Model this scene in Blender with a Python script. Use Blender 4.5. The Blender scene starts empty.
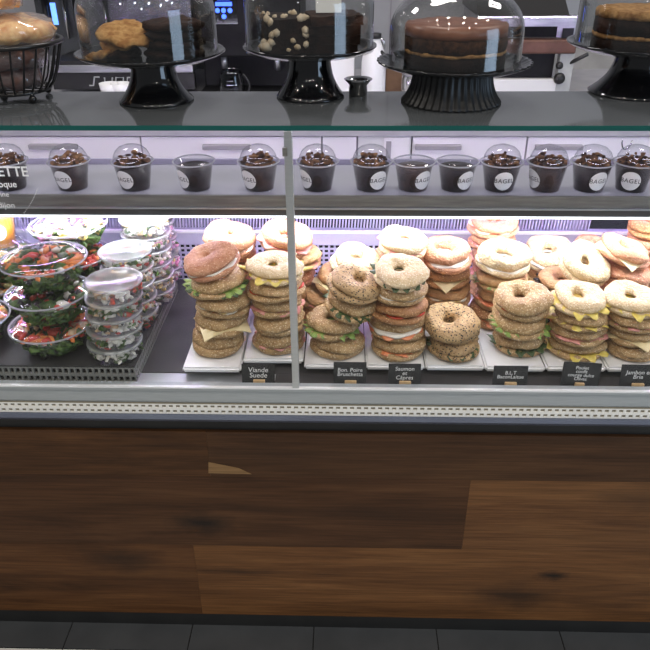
import bpy, bmesh, math, random
from mathutils import Vector, Matrix, noise
random.seed(7)
S = bpy.context.scene
COL = S.collection

# ------------------------------------------------------------------ camera, world, light, exposure
FPX = 706.0
PITCH, YAW, ROLL, EYE = math.radians(30.0), math.radians(1.7), math.radians(0.4), Vector((0, 0, 1.5))
fw = Vector((-math.sin(YAW)*math.cos(PITCH), math.cos(YAW)*math.cos(PITCH), -math.sin(PITCH)))
rt0 = fw.cross(Vector((0, 0, 1))).normalized()
up0 = rt0.cross(fw)
rt = rt0*math.cos(ROLL) - up0*math.sin(ROLL)
up = rt0*math.sin(ROLL) + up0*math.cos(ROLL)
cam_d = bpy.data.cameras.new('camera')
cam_d.sensor_width = 36.0
cam_d.lens = 36.0*FPX/650.0
cam_d.clip_start = 0.05
cam = bpy.data.objects.new('camera', cam_d)
COL.objects.link(cam)
m3 = Matrix((rt, up, -fw)).transposed()
cam.matrix_world = Matrix.Translation(EYE) @ m3.to_4x4()
S.camera = cam

W = bpy.data.worlds.new('room_ambient')
W.use_nodes = True
W.node_tree.nodes['Background'].inputs[0].default_value = (0.92, 0.95, 1.0, 1)
W.node_tree.nodes['Background'].inputs[1].default_value = 0.16
S.world = W

S.view_settings.view_transform = 'Standard'
S.view_settings.look = 'None'
S.view_settings.gamma = 1.0
S.view_settings.use_curve_mapping = False
S.view_settings.exposure = 0.25

def area(name, loc, sx, sy, power, color=(1, 1, 1), target=None, disk=False):
    l = bpy.data.lights.new(name, 'AREA')
    l.energy = power
    l.color = color
    l.shape = 'DISK' if disk else 'RECTANGLE'
    l.size = sx
    if not disk:
        l.size_y = sy
    o = bpy.data.objects.new(name, l)
    COL.objects.link(o)
    o.location = loc
    d = Vector(target if target else (loc[0], loc[1], loc[2]-1)) - Vector(loc)
    o.rotation_euler = d.to_track_quat('-Z', 'Y').to_euler()
    return o

# ceiling downlights of the shop, in front of and above the counter
for i, (x, y) in enumerate([(-1.6, 0.45), (-0.95, 0.35), (-0.3, 0.45), (0.35, 0.35), (1.0, 0.45), (1.6, 0.35),
                            (-1.3, -0.3), (-0.5, -0.35), (0.3, -0.3), (1.1, -0.35), (-0.9, -1.5), (0.0, -1.6), (0.9, -1.5)]):
    area('ceiling_downlight', (x, y, 2.75), 0.09, 0, 3.6, (1.0, 0.93, 0.84), disk=True)
# daylight from the shop window on the customers' right
area('shop_window_daylight', (3.6, -1.0, 1.7), 1.6, 1.8, 34.0, (0.55, 0.75, 1.0), target=(0.6, 1.1, .6))
# ceiling lights over the staff side
for x in (-1.2, 0.0, 1.2):
    area('staff_side_ceiling_light', (x, 2.1, 2.7), 0.5, 0.3, 11.0, (1.0, 0.95, 0.95))

# ------------------------------------------------------------------ pixel -> place helpers
def ray(px, py):
    return fw + rt*((px-325)/FPX) - up*((py-325)/FPX)
def atY(px, py, Y):
    d = ray(px, py)
    return EYE + d*(Y/d.y)
def atZ(px, py, Z):
    d = ray(px, py)
    return EYE + d*((Z-EYE.z)/d.z)
def X(px, Y, z):
    """world x of the picture column px at depth Y and height z"""
    a, b = -3.0, 3.0
    for _ in range(40):
        m = (a+b)/2
        v = Vector((m, Y, z)) - EYE
        if 325 + FPX*v.dot(rt)/v.dot(fw) < px: a = m
        else: b = m
    return (a+b)/2

# ------------------------------------------------------------------ materials
def nt(name):
    m = bpy.data.materials.new(name)
    m.use_nodes = True
    return m, m.node_tree.nodes, m.node_tree.links, m.node_tree.nodes['Principled BSDF']
def srgb(r, g, b):
    return tuple(((c/255)/12.92 if c/255 <= .04045 else ((c/255+.055)/1.055)**2.4) for c in (r, g, b))
def M(name, c1, c2=None, scale=20, rough=0.5, metal=0.0, bump=0.0, bscale=None, stretch=None, coat=0.0, detail=4, lo=0.35, hi=0.65, spec=0.5):
    m, N, L, p = nt(name)
    p.inputs['Roughness'].default_value = rough
    p.inputs['Metallic'].default_value = metal
    p.inputs['Coat Weight'].default_value = coat
    p.inputs['Specular IOR Level'].default_value = spec
    p.inputs['Base Color'].default_value = (*c1, 1)
    if c2 or bump:
        tc = N.new('ShaderNodeTexCoord')
        mp = N.new('ShaderNodeMapping')
        L.new(tc.outputs['Object'], mp.inputs['Vector'])
        if stretch: mp.inputs['Scale'].default_value = stretch
    if c2:
        n = N.new('ShaderNodeTexNoise')
        n.inputs['Scale'].default_value = scale
        n.inputs['Detail'].default_value = detail
        L.new(mp.outputs[0], n.inputs['Vector'])
        r = N.new('ShaderNodeValToRGB')
        r.color_ramp.elements[0].position = lo
        r.color_ramp.elements[1].position = hi
        r.color_ramp.elements[0].color = (*c1, 1)
        r.color_ramp.elements[1].color = (*c2, 1)
        L.new(n.outputs['Fac'], r.inputs[0])
        L.new(r.outputs[0], p.inputs['Base Color'])
    if bump:
        n2 = N.new('ShaderNodeTexNoise')
        n2.inputs['Scale'].default_value = bscale or scale
        n2.inputs['Detail'].default_value = 6
        L.new(mp.outputs[0], n2.inputs['Vector'])
        b = N.new('ShaderNodeBump')
        b.inputs['Strength'].default_value = bump
        b.inputs['Distance'].default_value = 0.004
        L.new(n2.outputs['Fac'], b.inputs['Height'])
        L.new(b.outputs[0], p.inputs['Normal'])
    return m
def clear(name, tint=(.95, .95, .97), refl=0.6, rough=0.03, haze=0.0, hazecol=(.9, .9, .95), power=3.0, base=0.035):
    """thin clear glass or plastic: see-through, brighter and mirror-like towards its edges"""
    m, N, L, p = nt(name)
    N.remove(p)
    out = N['Material Output']
    tr = N.new('ShaderNodeBsdfTransparent'); tr.inputs[0].default_value = (*tint, 1)
    gl = N.new('ShaderNodeBsdfGlossy'); gl.inputs['Roughness'].default_value = rough
    lw = N.new('ShaderNodeLayerWeight'); lw.inputs['Blend'].default_value = 0.5
    pw = N.new('ShaderNodeMath'); pw.operation = 'POWER'; pw.inputs[1].default_value = power
    L.new(lw.outputs['Facing'], pw.inputs[0])
    ma = N.new('ShaderNodeMath'); ma.operation = 'MULTIPLY_ADD'; ma.inputs[1].default_value = refl; ma.inputs[2].default_value = base
    L.new(pw.outputs[0], ma.inputs[0])
    mx = N.new('ShaderNodeMixShader')
    L.new(ma.outputs[0], mx.inputs[0]); L.new(tr.outputs[0], mx.inputs[1]); L.new(gl.outputs[0], mx.inputs[2])
    last = mx
    if haze:
        df = N.new('ShaderNodeBsdfDiffuse'); df.inputs[0].default_value = (*hazecol, 1)
        tl = N.new('ShaderNodeBsdfTranslucent'); tl.inputs[0].default_value = (*hazecol, 1)
        m0 = N.new('ShaderNodeMixShader'); m0.inputs[0].default_value = 0.5
        L.new(df.outputs[0], m0.inputs[1]); L.new(tl.outputs[0], m0.inputs[2])
        m1 = N.new('ShaderNodeMixShader'); m1.inputs[0].default_value = haze
        L.new(mx.outputs[0], m1.inputs[1]); L.new(m0.outputs[0], m1.inputs[2])
        last = m1
    L.new(last.outputs[0], out.inputs[0])
    return m
def emit(name, col, strength):
    m, N, L, p = nt(name)
    p.inputs['Base Color'].default_value = (*col, 1)
    p.inputs['Emission Color'].default_value = (*col, 1)
    p.inputs['Emission Strength'].default_value = strength
    return m

def crust(name, base, dark, seed_col=None, seed_scale=420, seed_amt=0.30, rough=0.55):
    m, N, L, p = nt(name)
    p.inputs['Roughness'].default_value = rough
    tc = N.new('ShaderNodeTexCoord')
    n = N.new('ShaderNodeTexNoise'); n.inputs['Scale'].default_value = 55; n.inputs['Detail'].default_value = 10; n.inputs['Roughness'].default_value = .7
    L.new(tc.outputs['Object'], n.inputs['Vector'])
    r = N.new('ShaderNodeValToRGB')
    r.color_ramp.elements[0].position = 0.32; r.color_ramp.elements[1].position = 0.66
    r.color_ramp.elements[0].color = (*dark, 1); r.color_ramp.elements[1].color = (*base, 1)
    L.new(n.outputs['Fac'], r.inputs[0])
    colour = r.outputs[0]
    n2 = N.new('ShaderNodeTexNoise'); n2.inputs['Scale'].default_value = 190; n2.inputs['Detail'].default_value = 3
    L.new(tc.outputs['Object'], n2.inputs['Vector'])
    height = n2.outputs['Fac']
    if seed_col:
        v = N.new('ShaderNodeTexVoronoi'); v.inputs['Scale'].default_value = seed_scale*0.62
        L.new(tc.outputs['Object'], v.inputs['Vector'])
        lt = N.new('ShaderNodeMath'); lt.operation = 'LESS_THAN'; lt.inputs[1].default_value = seed_amt
        L.new(v.outputs['Distance'], lt.inputs[0])
        mx = N.new('ShaderNodeMixRGB')
        L.new(lt.outputs[0], mx.inputs[0]); L.new(colour, mx.inputs[1]); mx.inputs[2].default_value = (*seed_col, 1)
        colour = mx.outputs[0]
    b = N.new('ShaderNodeBump'); b.inputs['Strength'].default_value = 0.8; b.inputs['Distance'].default_value = 0.004
    L.new(height, b.inputs['Height']); L.new(b.outputs[0], p.inputs['Normal'])
    L.new(colour, p.inputs['Base Color'])
    return m

ALU = M('brushed_aluminium', (.50, .53, .54), (.58, .60, .61), scale=60, rough=0.38, metal=0.85, stretch=(1, 40, 40))
ALU_D = M('dull_grey_metal', (.17, .165, .15), (.24, .235, .21), scale=14, rough=0.42, metal=0.5, stretch=(1, 10, 10))
ALU_L = M('pale_grey_profile', (.37, .40, .41), (.42, .45, .46), scale=30, rough=0.45, metal=0.3, stretch=(1, 20, 20))
STEEL = M('stainless_steel', (.36, .37, .39), (.52, .53, .55), scale=9, rough=0.3, metal=0.9, stretch=(1, 1, 6))
STEEL_P = M('polished_steel', (.7, .69, .68), rough=0.14, metal=1.0)
WHITE_P = M('white_enamel', (.72, .71, .70), (.68, .67, .67), scale=5, rough=0.35)
WHITE_B = M('bright_white_plastic', (.82, .82, .82), rough=0.4)
LAV = M('pale_painted_steel', (.46, .43, .58), (.42, .39, .54), scale=6, rough=0.4)
BLK = M('black_gloss', (.006, .006, .007), rough=0.07, coat=0.4)
BLK_X = M('black_machine_shell', (.006, .006, .007), (.010, .010, .011), scale=30, rough=0.5, spec=0.22)
STEEL_D = M('dim_machine_steel', (.10, .105, .11), (.20, .205, .21), scale=5, rough=0.25, metal=0.8, stretch=(2, 1, .6))
BLK_M = M('black_satin', (.012, .012, .013), (.018, .018, .018), scale=30, rough=0.42)
BLK_W = M('black_wire_enamel', (.012, .011, .011), rough=0.3)
SLATE = M('slate_black_board', (.028, .026, .026), (.045, .042, .042), scale=25, rough=0.55, bump=0.1)
CARD = M('chalkboard_card', (.018, .018, .018), (.03, .03, .03), scale=70, rough=0.7)
CHALK = M('chalk_writing', (.78, .78, .76), rough=0.9)
CLIPW = M('pale_beech_clip', (.55, .36, .17), (.62, .43, .22), scale=80, rough=0.6)
TRAYM = M('white_melamine', (.80, .80, .80), rough=0.28)
GREY_PL = M('grey_plastic_grid', (.20, .20, .19), (.24, .24, .22), scale=40, rough=0.5)
TOPM = M('dark_glass_counter', (.10, .108, .115), rough=0.08, coat=0.2)
TEAL = M('green_glass_edge', (.008, .085, .075), rough=0.1)
SHELFM = M('satin_shelf_glass', (.42, .42, .47), rough=0.18)
STRIPM = M('cream_perforated_strip', (.90, .88, .82), (.86, .84, .79), scale=20, rough=0.4)
SLOT = M('strip_backing', (.30, .27, .20), rough=0.6)
KICK = M('matte_black_kickboard', (.012, .012, .012), (.018, .018, .017), scale=10, rough=0.6)
BLUEM = M('blue_grey_profile', (.16, .18, .25), (.20, .23, .31), scale=5, rough=0.3, metal=0.6, stretch=(1, 1, 1))
GLASS = clear('clear_pane_glass', (.985, .99, .99), refl=0.35, rough=0.0, power=4, base=0.012)
DOMEG = clear('dome_glass', (.93, .93, .92), refl=0.9, rough=0.015, power=2.6, base=0.045)
PLAST = clear('clear_pet_plastic', (.96, .96, .98), refl=0.6, rough=0.05, haze=0.018, power=2.2, base=0.035)
PLAST_R = clear('cloudy_plastic_rim', (.93, .93, .97), refl=0.5, rough=0.12, haze=0.34, power=2, base=0.05)
LIDM = clear('sheen_lid_plastic', (.93, .95, .97), refl=0.45, rough=0.16, base=0.08, haze=0.28, hazecol=(.88, .9, .92))  # clear lids; the white haze stands in for light reflected on them
BAGP = clear('cellophane', (.95, .95, .95), refl=0.7, rough=0.12, haze=0.10, power=2, base=0.08)
LED_F = emit('led_cool_white', (.88, .94, 1.0), 62.0)
LED_B = emit('led_lilac', (.62, .36, 1.0), 36.0)
GLOW_T = emit('added_top_glow', (.90, .84, 1.0), 20.0)  # glow of the added strip under the counter top
MARBLE = M('white_marble', (.46, .44, .41), (.30, .285, .26), scale=2.2, rough=0.2, detail=9, lo=.48, hi=.62)
WALLM = M('cool_grey_wall_panel', (.30, .31, .325), (.33, .34, .355), scale=3, rough=0.5)
BROWNB = M('brown_copper_bar', (.10, .045, .03), (.16, .075, .05), scale=18, rough=0.35, metal=0.3)
CABM = M('lilac_white_laminate', (.90, .86, .88), (.88, .84, .86), scale=3, rough=0.35)
HANDM = M('grey_recessed_pull', (.33, .31, .33), rough=0.45)
SEAMM = M('dark_joint', (.25, .24, .26), rough=0.7)
WHITE_T = M('white_lettering', (.85, .85, .86), rough=0.6)
SILVER_T = M('silver_lettering', (.42, .43, .44), rough=0.35)

BREAD = {
    'sesame': crust('sesame_crust', srgb(200, 164, 114), srgb(146, 110, 68), srgb(226, 204, 164), 400, .30),
    'plain': crust('golden_crust', srgb(206, 164, 114), srgb(160, 114, 70)),
    'pale': crust('pale_floury_crust', srgb(228, 206, 166), srgb(196, 162, 116), srgb(242, 228, 200), 380, .28),
    'seeded': crust('mixed_seed_crust', srgb(204, 172, 124), srgb(156, 118, 76), srgb(52, 40, 32), 290, .30),
    'rosy': crust('pinklit_brown_crust', srgb(212, 158, 122), srgb(172, 108, 74), srgb(234, 196, 164), 330, .22),  # plain bread with the pink case light put into its colour
    'crusty': crust('toasted_crust', srgb(182, 130, 82), srgb(126, 80, 44), srgb(216, 174, 124), 300, .24),
}
FILL = {
    'lettuce': M('lettuce_leaf', srgb(96, 128, 52), srgb(156, 178, 92), scale=60, rough=0.45),
    'darkleaf': M('dark_leaf', srgb(40, 58, 30), srgb(70, 88, 44), scale=60, rough=0.4),
    'yellowleaf': M('yellow_leaf', srgb(214, 186, 72), srgb(226, 208, 120), scale=60, rough=0.45),
    'ham': M('pink_ham', srgb(206, 128, 118), srgb(226, 160, 148), scale=50, rough=0.4),
    'salmon': M('orange_salmon', srgb(214, 116, 70), srgb(230, 150, 104), scale=70, rough=0.35, stretch=(1, 5, 1)),
    'cheese': M('pale_cheese', srgb(226, 206, 156), srgb(236, 220, 176), scale=30, rough=0.4),
    'egg': M('egg_white', srgb(236, 230, 214), srgb(240, 214, 140), scale=40, rough=0.35, lo=.5, hi=.6),
    'tomato': M('tomato_slice', srgb(186, 52, 34), srgb(214, 90, 58), scale=60, rough=0.25),
    'dark': M('dark_olive_filling', srgb(30, 26, 30), srgb(52, 46, 48), scale=60, rough=0.25),
    'cream': M('cream_cheese', srgb(240, 234, 222), rough=0.5),
}

# ------------------------------------------------------------------ mesh helpers
def obj(name, bm, mat, parent=None, smooth=False, recalc=True):
    if recalc:
        bmesh.ops.recalc_face_normals(bm, faces=bm.faces)
    me = bpy.data.meshes.new(name)
    bm.to_mesh(me)
    bm.free()
    return obj_me(name, me, mat, parent, smooth)
def obj_me(name, me, mat, parent=None, smooth=False):
    if not me.materials:
        for m in (mat if isinstance(mat, (list, tuple)) else [mat]):
            me.materials.append(m)
        if smooth:
            for p in me.polygons: p.use_smooth = True
    o = bpy.data.objects.new(name, me)
    COL.objects.link(o)
    if parent is not None: o.parent = parent
    return o
def thing(name, label, cat, loc=(0, 0, 0), rot=(0, 0, 0), group=None):
    o = bpy.data.objects.new(name, None)
    o.empty_display_size = 0.03
    COL.objects.link(o)
    o.location = loc
    o.rotation_euler = rot
    return tag(o, label, cat, group)
def tag(o, label, cat, group=None):
    o['label'] = label
    o['category'] = cat
    if group: o['group'] = group
    return o
def structure(o):
    o['kind'] = 'structure'
    return o
def stuff(o):
    o['kind'] = 'stuff'
    return o
def NB(): return bmesh.new()
def box(bm, x0, x1, y0, y1, z0, z1, mi=0):
    vs = [bm.verts.new((x, y, z)) for x in (x0, x1) for y in (y0, y1) for z in (z0, z1)]
    for f in ((0, 1, 3, 2), (4, 6, 7, 5), (0, 4, 5, 1), (2, 3, 7, 6), (0, 2, 6, 4), (1, 5, 7, 3)):
        bm.faces.new([vs[i] for i in f]).material_index = mi
    return vs
def bbox(name, x0, x1, y0, y1, z0, z1, mat, parent=None, bev=0.0):
    bm = NB()
    box(bm, x0, x1, y0, y1, z0, z1)
    if bev:
        bmesh.ops.bevel(bm, geom=list(bm.edges), offset=bev, segments=3, affect='EDGES', profile=0.6)
    return obj(name, bm, mat, parent, smooth=False)
def lathe(bm, prof, seg=40, cx=0, cy=0, cz=0, mi=0, closed=False, rfun=None):
    """prof: list of (r, z).  r == 0 makes a pole."""
    rings = []
    for r, z in prof:
        if r <= 1e-6:
            rings.append([bm.verts.new((cx, cy, cz+z))])
        else:
            ring = []
            for i in range(seg):
                a = 2*math.pi*i/seg
                rr = r*(rfun(a, r, z) if rfun else 1)
                ring.append(bm.verts.new((cx+rr*math.cos(a), cy+rr*math.sin(a), cz+z)))
            rings.append(ring)
    pairs = list(zip(rings, rings[1:]))
    if closed: pairs.append((rings[-1], rings[0]))
    for A, B in pairs:
        if len(A) == 1 and len(B) == 1: continue
        for i in range(seg):
            j = (i+1) % seg
            if len(A) == 1: f = bm.faces.new((A[0], B[j], B[i]))
            elif len(B) == 1: f = bm.faces.new((A[i], A[j], B[0]))
            else: f = bm.faces.new((A[i], A[j], B[j], B[i]))
            f.material_index = mi
    return rings
def tube(bm, pts, r, seg=8, closed=False, mi=0):
    pts = [Vector(p) for p in pts]
    n = len(pts)
    rings = []
    prev = None
    for i, p in enumerate(pts):
        if closed: t = pts[(i+1) % n] - pts[i-1]
        else: t = pts[min(i+1, n-1)] - pts[max(i-1, 0)]
        t.normalize()
        ref = prev if prev is not None else (Vector((0, 0, 1)) if abs(t.z) < .9 else Vector((1, 0, 0)))
        a = (ref - t*ref.dot(t)).normalized()
        prev = a
        b = t.cross(a)
        rings.append([bm.verts.new(p + a*(r*math.cos(2*math.pi*k/seg)) + b*(r*math.sin(2*math.pi*k/seg))) for k in range(seg)])
    for i in range(n if closed else n-1):
        A, B = rings[i], rings[(i+1) % n]
        for k in range(seg):
            bm.faces.new((A[k], A[(k+1) % seg], B[(k+1) % seg], B[k])).material_index = mi
    if not closed:
        bm.faces.new(rings[0][::-1]).material_index = mi
        bm.faces.new(rings[-1]).material_index = mi
def wob(bm, amp, freq, seed=0.0, zs=1.0, verts=None):
    for v in (verts or bm.verts):
        q = v.co*freq + Vector((seed*3.1, seed*1.7, seed*5.3))
        d = Vector((noise.noise(q), noise.noise(q + Vector((31.7, 11.3, 5.9))), noise.noise(q + Vector((7.1, 43.9, 23.3)))))
        v.co += Vector((d.x*amp, d.y*amp, d.z*amp*zs))
def blob(bm, c, r, seed=0, mi=0, sq=(1, 1, 1), amp=.35, sub=1, rot=None):
    res = bmesh.ops.create_icosphere(bm, subdivisions=sub, radius=1.0)
    R = rot or Matrix.Rotation(seed*1.3, 3, 'Z') @ Matrix.Rotation(seed*2.1, 3, 'X')
    for v in res['verts']:
        d = noise.noise(v.co*1.4 + Vector((seed, seed*2.3, seed*.7)))
        co = v.co*(1+amp*d)
        v.co = Vector(c) + R @ Vector((co.x*r*sq[0], co.y*r*sq[1], co.z*r*sq[2]))
    for v in res['verts']:
        for f in v.link_faces: f.material_index = mi
def perf(name, x0, x1, z0, z1, nx, nz, fx, fz, mat, parent, depth=.003, brick=False, axis='XZ', org=(0, 0, 0)):
    """a flat sheet with real rectangular holes, laid in XZ (or YZ), thickness `depth` away from the viewer"""
    bm = NB()
    cw, ch = (x1-x0)/nx, (z1-z0)/nz
    def P(a, b, d):
        if axis == 'XZ': return (org[0]+a, org[1]+d, org[2]+b)
        return (org[0]-d, org[1]+a, org[2]+b)
    def q(*pp): bm.faces.new([bm.verts.new(P(*p)) for p in pp])
    for k in range(nz):
        off = cw/2 if (brick and k % 2) else 0
        for i in range(nx):
            a0 = x0+i*cw+off; a1 = a0+cw
            b0 = z0+k*ch; b1 = b0+ch
            h0, h1 = a0+cw*(1-fx)/2, a1-cw*(1-fx)/2
            g0, g1 = b0+ch*(1-fz)/2, b1-ch*(1-fz)/2
            q((a0, b0, 0), (a1, b0, 0), (h1, g0, 0), (h0, g0, 0))
            q((a1, b0, 0), (a1, b1, 0), (h1, g1, 0), (h1, g0, 0))
            q((a1, b1, 0), (a0, b1, 0), (h0, g1, 0), (h1, g1, 0))
            q((a0, b1, 0), (a0, b0, 0), (h0, g0, 0), (h0, g1, 0))
            for (p, r) in (((h0, g0), (h1, g0)), ((h1, g0), (h1, g1)), ((h1, g1), (h0, g1)), ((h0, g1), (h0, g0))):
                q((p[0], p[1], 0), (r[0], r[1], 0), (r[0], r[1], depth), (p[0], p[1], depth))
    return obj(name, bm, mat, parent, recalc=False)
def text(name, s, size, mat, parent, loc, rot=(math.pi/2, 0, 0), align='CENTER', spacing=1.0, depth=.0002, bold=0.0, shear=0.0, line=0.85):
    c = bpy.data.curves.new(name, 'FONT')
    c.body = s
    c.size = size
    c.align_x = align
    c.align_y = 'CENTER'
    c.space_character = spacing
    c.space_line = line
    c.extrude = depth
    c.offset = bold
    c.shear = shear
    c.materials.append(mat)
    tmp = bpy.data.objects.new(name, c)
    COL.objects.link(tmp)
    dg = bpy.context.evaluated_depsgraph_get()
    me = bpy.data.meshes.new_from_object(tmp.evaluated_get(dg))
    bpy.data.objects.remove(tmp)
    me.name = name
    me.materials.clear()
    o = obj_me(name, me, mat, parent)
    o.location = loc
    o.rotation_euler = rot
    return o

# ------------------------------------------------------------------ setting: floor and wall
XL, XR = -1.45, 1.35                 # the counter runs past both sides of the frame
GY = 1.122                           # plane of the counter front and its glass
TILE_D = M('dark_slate_tile', (.046, .049, .052), (.060, .063, .066), scale=8, rough=0.35)
TILE_L = M('pale_stone_floor', (.62, .60, .55), (.66, .64, .59), scale=4, rough=0.4)
GROUT = M('black_grout', (.008, .008, .008), rough=0.9)
structure(bbox('floor', -2.6, 2.6, -1.6, 3.6, -0.05, -0.002, GROUT))
bm = NB()
for i in range(-8, 9):
    x0 = -0.0655 + i*0.2972
    box(bm, x0+.0015, x0+.2957, 1.052, 1.20, -0.004, 0.0)
f = structure(obj('floor_dark_tile_row', bm, TILE_D))
bm = NB()
for i in range(-8, 9):
    for j in range(0, 9):
        x0 = -0.0655 + i*0.2972
        y1 = 1.049 - j*0.2972
        box(bm, x0+.0012, x0+.296, y1-.2948, y1, -0.004, 0.0)
structure(obj('floor_pale_tiles', bm, TILE_L))

structure(bbox('wall_back', -2.6, 2.6, 3.40, 3.50, -0.05, 2.9, WALLM))
jb = structure(bbox('trim_1', X(391, 3.39, 1.15)-.002, X(391, 3.39, 1.15)+.002, 3.396, 3.402, 0.9, 2.4, SEAMM))
sp = structure(bbox('wall_back_marble', X(556, 3.38, 1.0), 2.5, 3.375, 3.40, 0.90, 1.075, MARBLE))

# ------------------------------------------------------------------ the display case
case = thing('display_case', 'long refrigerated glass display counter with dark walnut plank front and grey metal edging', 'display case', (0, GY, 0))
def cb(name, x0, x1, y0, y1, z0, z1, mat, bev=0.0, parent=None):   # box in world coordinates as a part
    o = bbox(name, x0, x1, y0, y1, z0, z1, mat, None, bev)
    o.parent = parent or case
    o.matrix_parent_inverse = case.matrix_world.inverted() if False else Matrix.Translation((0, -GY, 0))
    return o
def cpart(o):
    o.parent = case
    o.matrix_parent_inverse = Matrix.Translation((0, -GY, 0))
    return o

# front: wood planks
def wood(name, base, dark, streak, off, knots=()):
    m, N, L, p = nt(name)
    p.inputs['Roughness'].default_value = 0.5
    p.inputs['Specular IOR Level'].default_value = 0.2
    tc = N.new('ShaderNodeTexCoord')
    mp = N.new('ShaderNodeMapping'); mp.inputs['Location'].default_value = off
    mp.inputs['Scale'].default_value = (1.0, 1.0, 9.0)
    # grain lines bend around the knots
    L.new(tc.outputs['Object'], mp.inputs['Vector'])
    n = N.new('ShaderNodeTexNoise'); n.inputs['Scale'].default_value = 2.2; n.inputs['Detail'].default_value = 9; n.inputs['Roughness'].default_value = .62; n.inputs['Distortion'].default_value = 0.6
    L.new(mp.outputs[0], n.inputs['Vector'])
    r = N.new('ShaderNodeValToRGB')
    e = r.color_ramp.elements
    e[0].position = 0.28; e[0].color = (*dark, 1)
    e[1].position = 0.70; e[1].color = (*streak, 1)
    k = e.new(0.48); k.color = (*base, 1)
    L.new(n.outputs['Fac'], r.inputs[0])
    mp2 = N.new('ShaderNodeMapping'); mp2.inputs['Location'].default_value = off; mp2.inputs['Scale'].default_value = (3, 3, 120)
    L.new(tc.outputs['Object'], mp2.inputs['Vector'])
    n2 = N.new('ShaderNodeTexNoise'); n2.inputs['Scale'].default_value = 2.5; n2.inputs['Detail'].default_value = 4
    L.new(mp2.outputs[0], n2.inputs['Vector'])
    mr = N.new('ShaderNodeMapRange'); mr.inputs[1].default_value = .3; mr.inputs[2].default_value = .7; mr.inputs[3].default_value = .72; mr.inputs[4].default_value = 1.15
    L.new(n2.outputs['Fac'], mr.inputs[0])
    mu = N.new('ShaderNodeMixRGB'); mu.blend_type = 'MULTIPLY'; mu.inputs[0].default_value = 1.0
    L.new(r.outputs[0], mu.inputs[1]); L.new(mr.outputs[0], mu.inputs[2])
    colr = mu.outputs[0]
    for (kx, kz, sx, sz, am) in knots:
        mpk = N.new('ShaderNodeMapping'); mpk.vector_type = 'POINT'
        mpk.inputs['Location'].default_value = (-kx/sx, 0, -kz/sz); mpk.inputs['Scale'].default_value = (1/sx, 0.0, 1/sz)
        L.new(tc.outputs['Object'], mpk.inputs['Vector'])
        nk = N.new('ShaderNodeTexNoise'); nk.inputs['Scale'].default_value = 1.6; nk.inputs['Detail'].default_value = 4
        L.new(mpk.outputs[0], nk.inputs['Vector'])
        ln = N.new('ShaderNodeVectorMath'); ln.operation = 'LENGTH'
        L.new(mpk.outputs[0], ln.inputs[0])
        ad = N.new('ShaderNodeMath'); ad.operation = 'MULTIPLY_ADD'; ad.inputs[1].default_value = 1.2; 
        L.new(nk.outputs['Fac'], ad.inputs[0]); L.new(ln.outputs['Value'], ad.inputs[2])
        mr2 = N.new('ShaderNodeMapRange'); mr2.inputs[1].default_value = 0.7; mr2.inputs[2].default_value = 1.6; mr2.inputs[3].default_value = am; mr2.inputs[4].default_value = 0.0
        L.new(ad.outputs[0], mr2.inputs[0])
        mk = N.new('ShaderNodeMixRGB'); mk.inputs[2].default_value = (.012, .008, .006, 1)
        L.new(mr2.outputs[0], mk.inputs[0]); L.new(colr, mk.inputs[1])
        colr = mk.outputs[0]
    L.new(colr, p.inputs['Base Color'])
    b = N.new('ShaderNodeBump'); b.inputs['Strength'].default_value = .15; b.inputs['Distance'].default_value = .002
    L.new(n2.outputs['Fac'], b.inputs['Height']); L.new(b.outputs[0], p.inputs['Normal'])
    return m
def kn(px, py, sx, sz, am):
    p = atY(px, py, GY)
    return (p.x, p.z, sx, sz, am)
zA, zB, zC, zD = 0.600, 0.481, 0.276, 0.042
xj2 = X(466, GY, .38); xj3 = X(198, GY, .16); xj1 = X(208, GY, .55)
wd = wood('walnut_dark_plank', (0.0707, 0.0297, 0.0118), (0.0365, 0.0159, 0.0069), (0.1026, 0.0456, 0.0186), (0, 0, 0), [kn(203, 524, .085, .045, .95), kn(340, 515, .3, .035, .25)])
wt = wood('walnut_top_plank', (0.0821, 0.0350, 0.0127), (0.0410, 0.0180, 0.0078), (0.1254, 0.0562, 0.0206), (3, 0, 2))
wt2 = wood('walnut_top_plank_dark', (0.0616, 0.0276, 0.0118), (0.0296, 0.0138, 0.0059), (0.0912, 0.0424, 0.0176), (7, 0, 5), [kn(270, 455, .22, .03, .35), kn(600, 440, .25, .025, .3)])
wl = wood('walnut_bottom_plank', (0.1003, 0.0403, 0.0137), (0.0513, 0.0212, 0.0078), (0.1539, 0.0668, 0.0235), (5, 0, 1), [kn(122, 560, .12, .06, .7)])
wm = wood('walnut_mid_warm_plank', (0.1368, 0.0594, 0.0216), (0.0775, 0.0329, 0.0127), (0.1938, 0.0890, 0.0323), (1, 0, 8), [kn(640, 500, .12, .05, .45)])
wr = wood('walnut_low_warm_plank', (0.1459, 0.0615, 0.0206), (0.0821, 0.0350, 0.0127), (0.2109, 0.0954, 0.0333), (9, 0, 3), [kn(553, 576, .045, .02, .97), kn(515, 598, .12, .06, .7), kn(240, 572, .16, .012, .6)])
bm = NB()
def plank(x0, x1, z0, z1, mi):
    box(bm, x0+.0002, x1-.0002, GY, GY+.018, z0+.0002, z1-.0002, mi)
plank(XL, xj1, zB, zA, 1); plank(xj1, XR, zB, zA, 2)
plank(XL, xj2, zC, zB, 0); plank(xj2, XR, zC, zB, 4)
plank(XL, xj3, zD, zC, 3); plank(xj3, XR, zD, zC, 5)
o = obj('wood_cladding', bm, [wd, wt, wt2, wl, wm, wr]); cpart(o)
pz = [atY(208, 462, GY), atY(208, 473, GY), atY(251, 474, GY), atY(238, 468, GY)]
bm = NB()
va = [bm.verts.new((p.x+.001, GY-.0005, p.z)) for p in pz]
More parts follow.
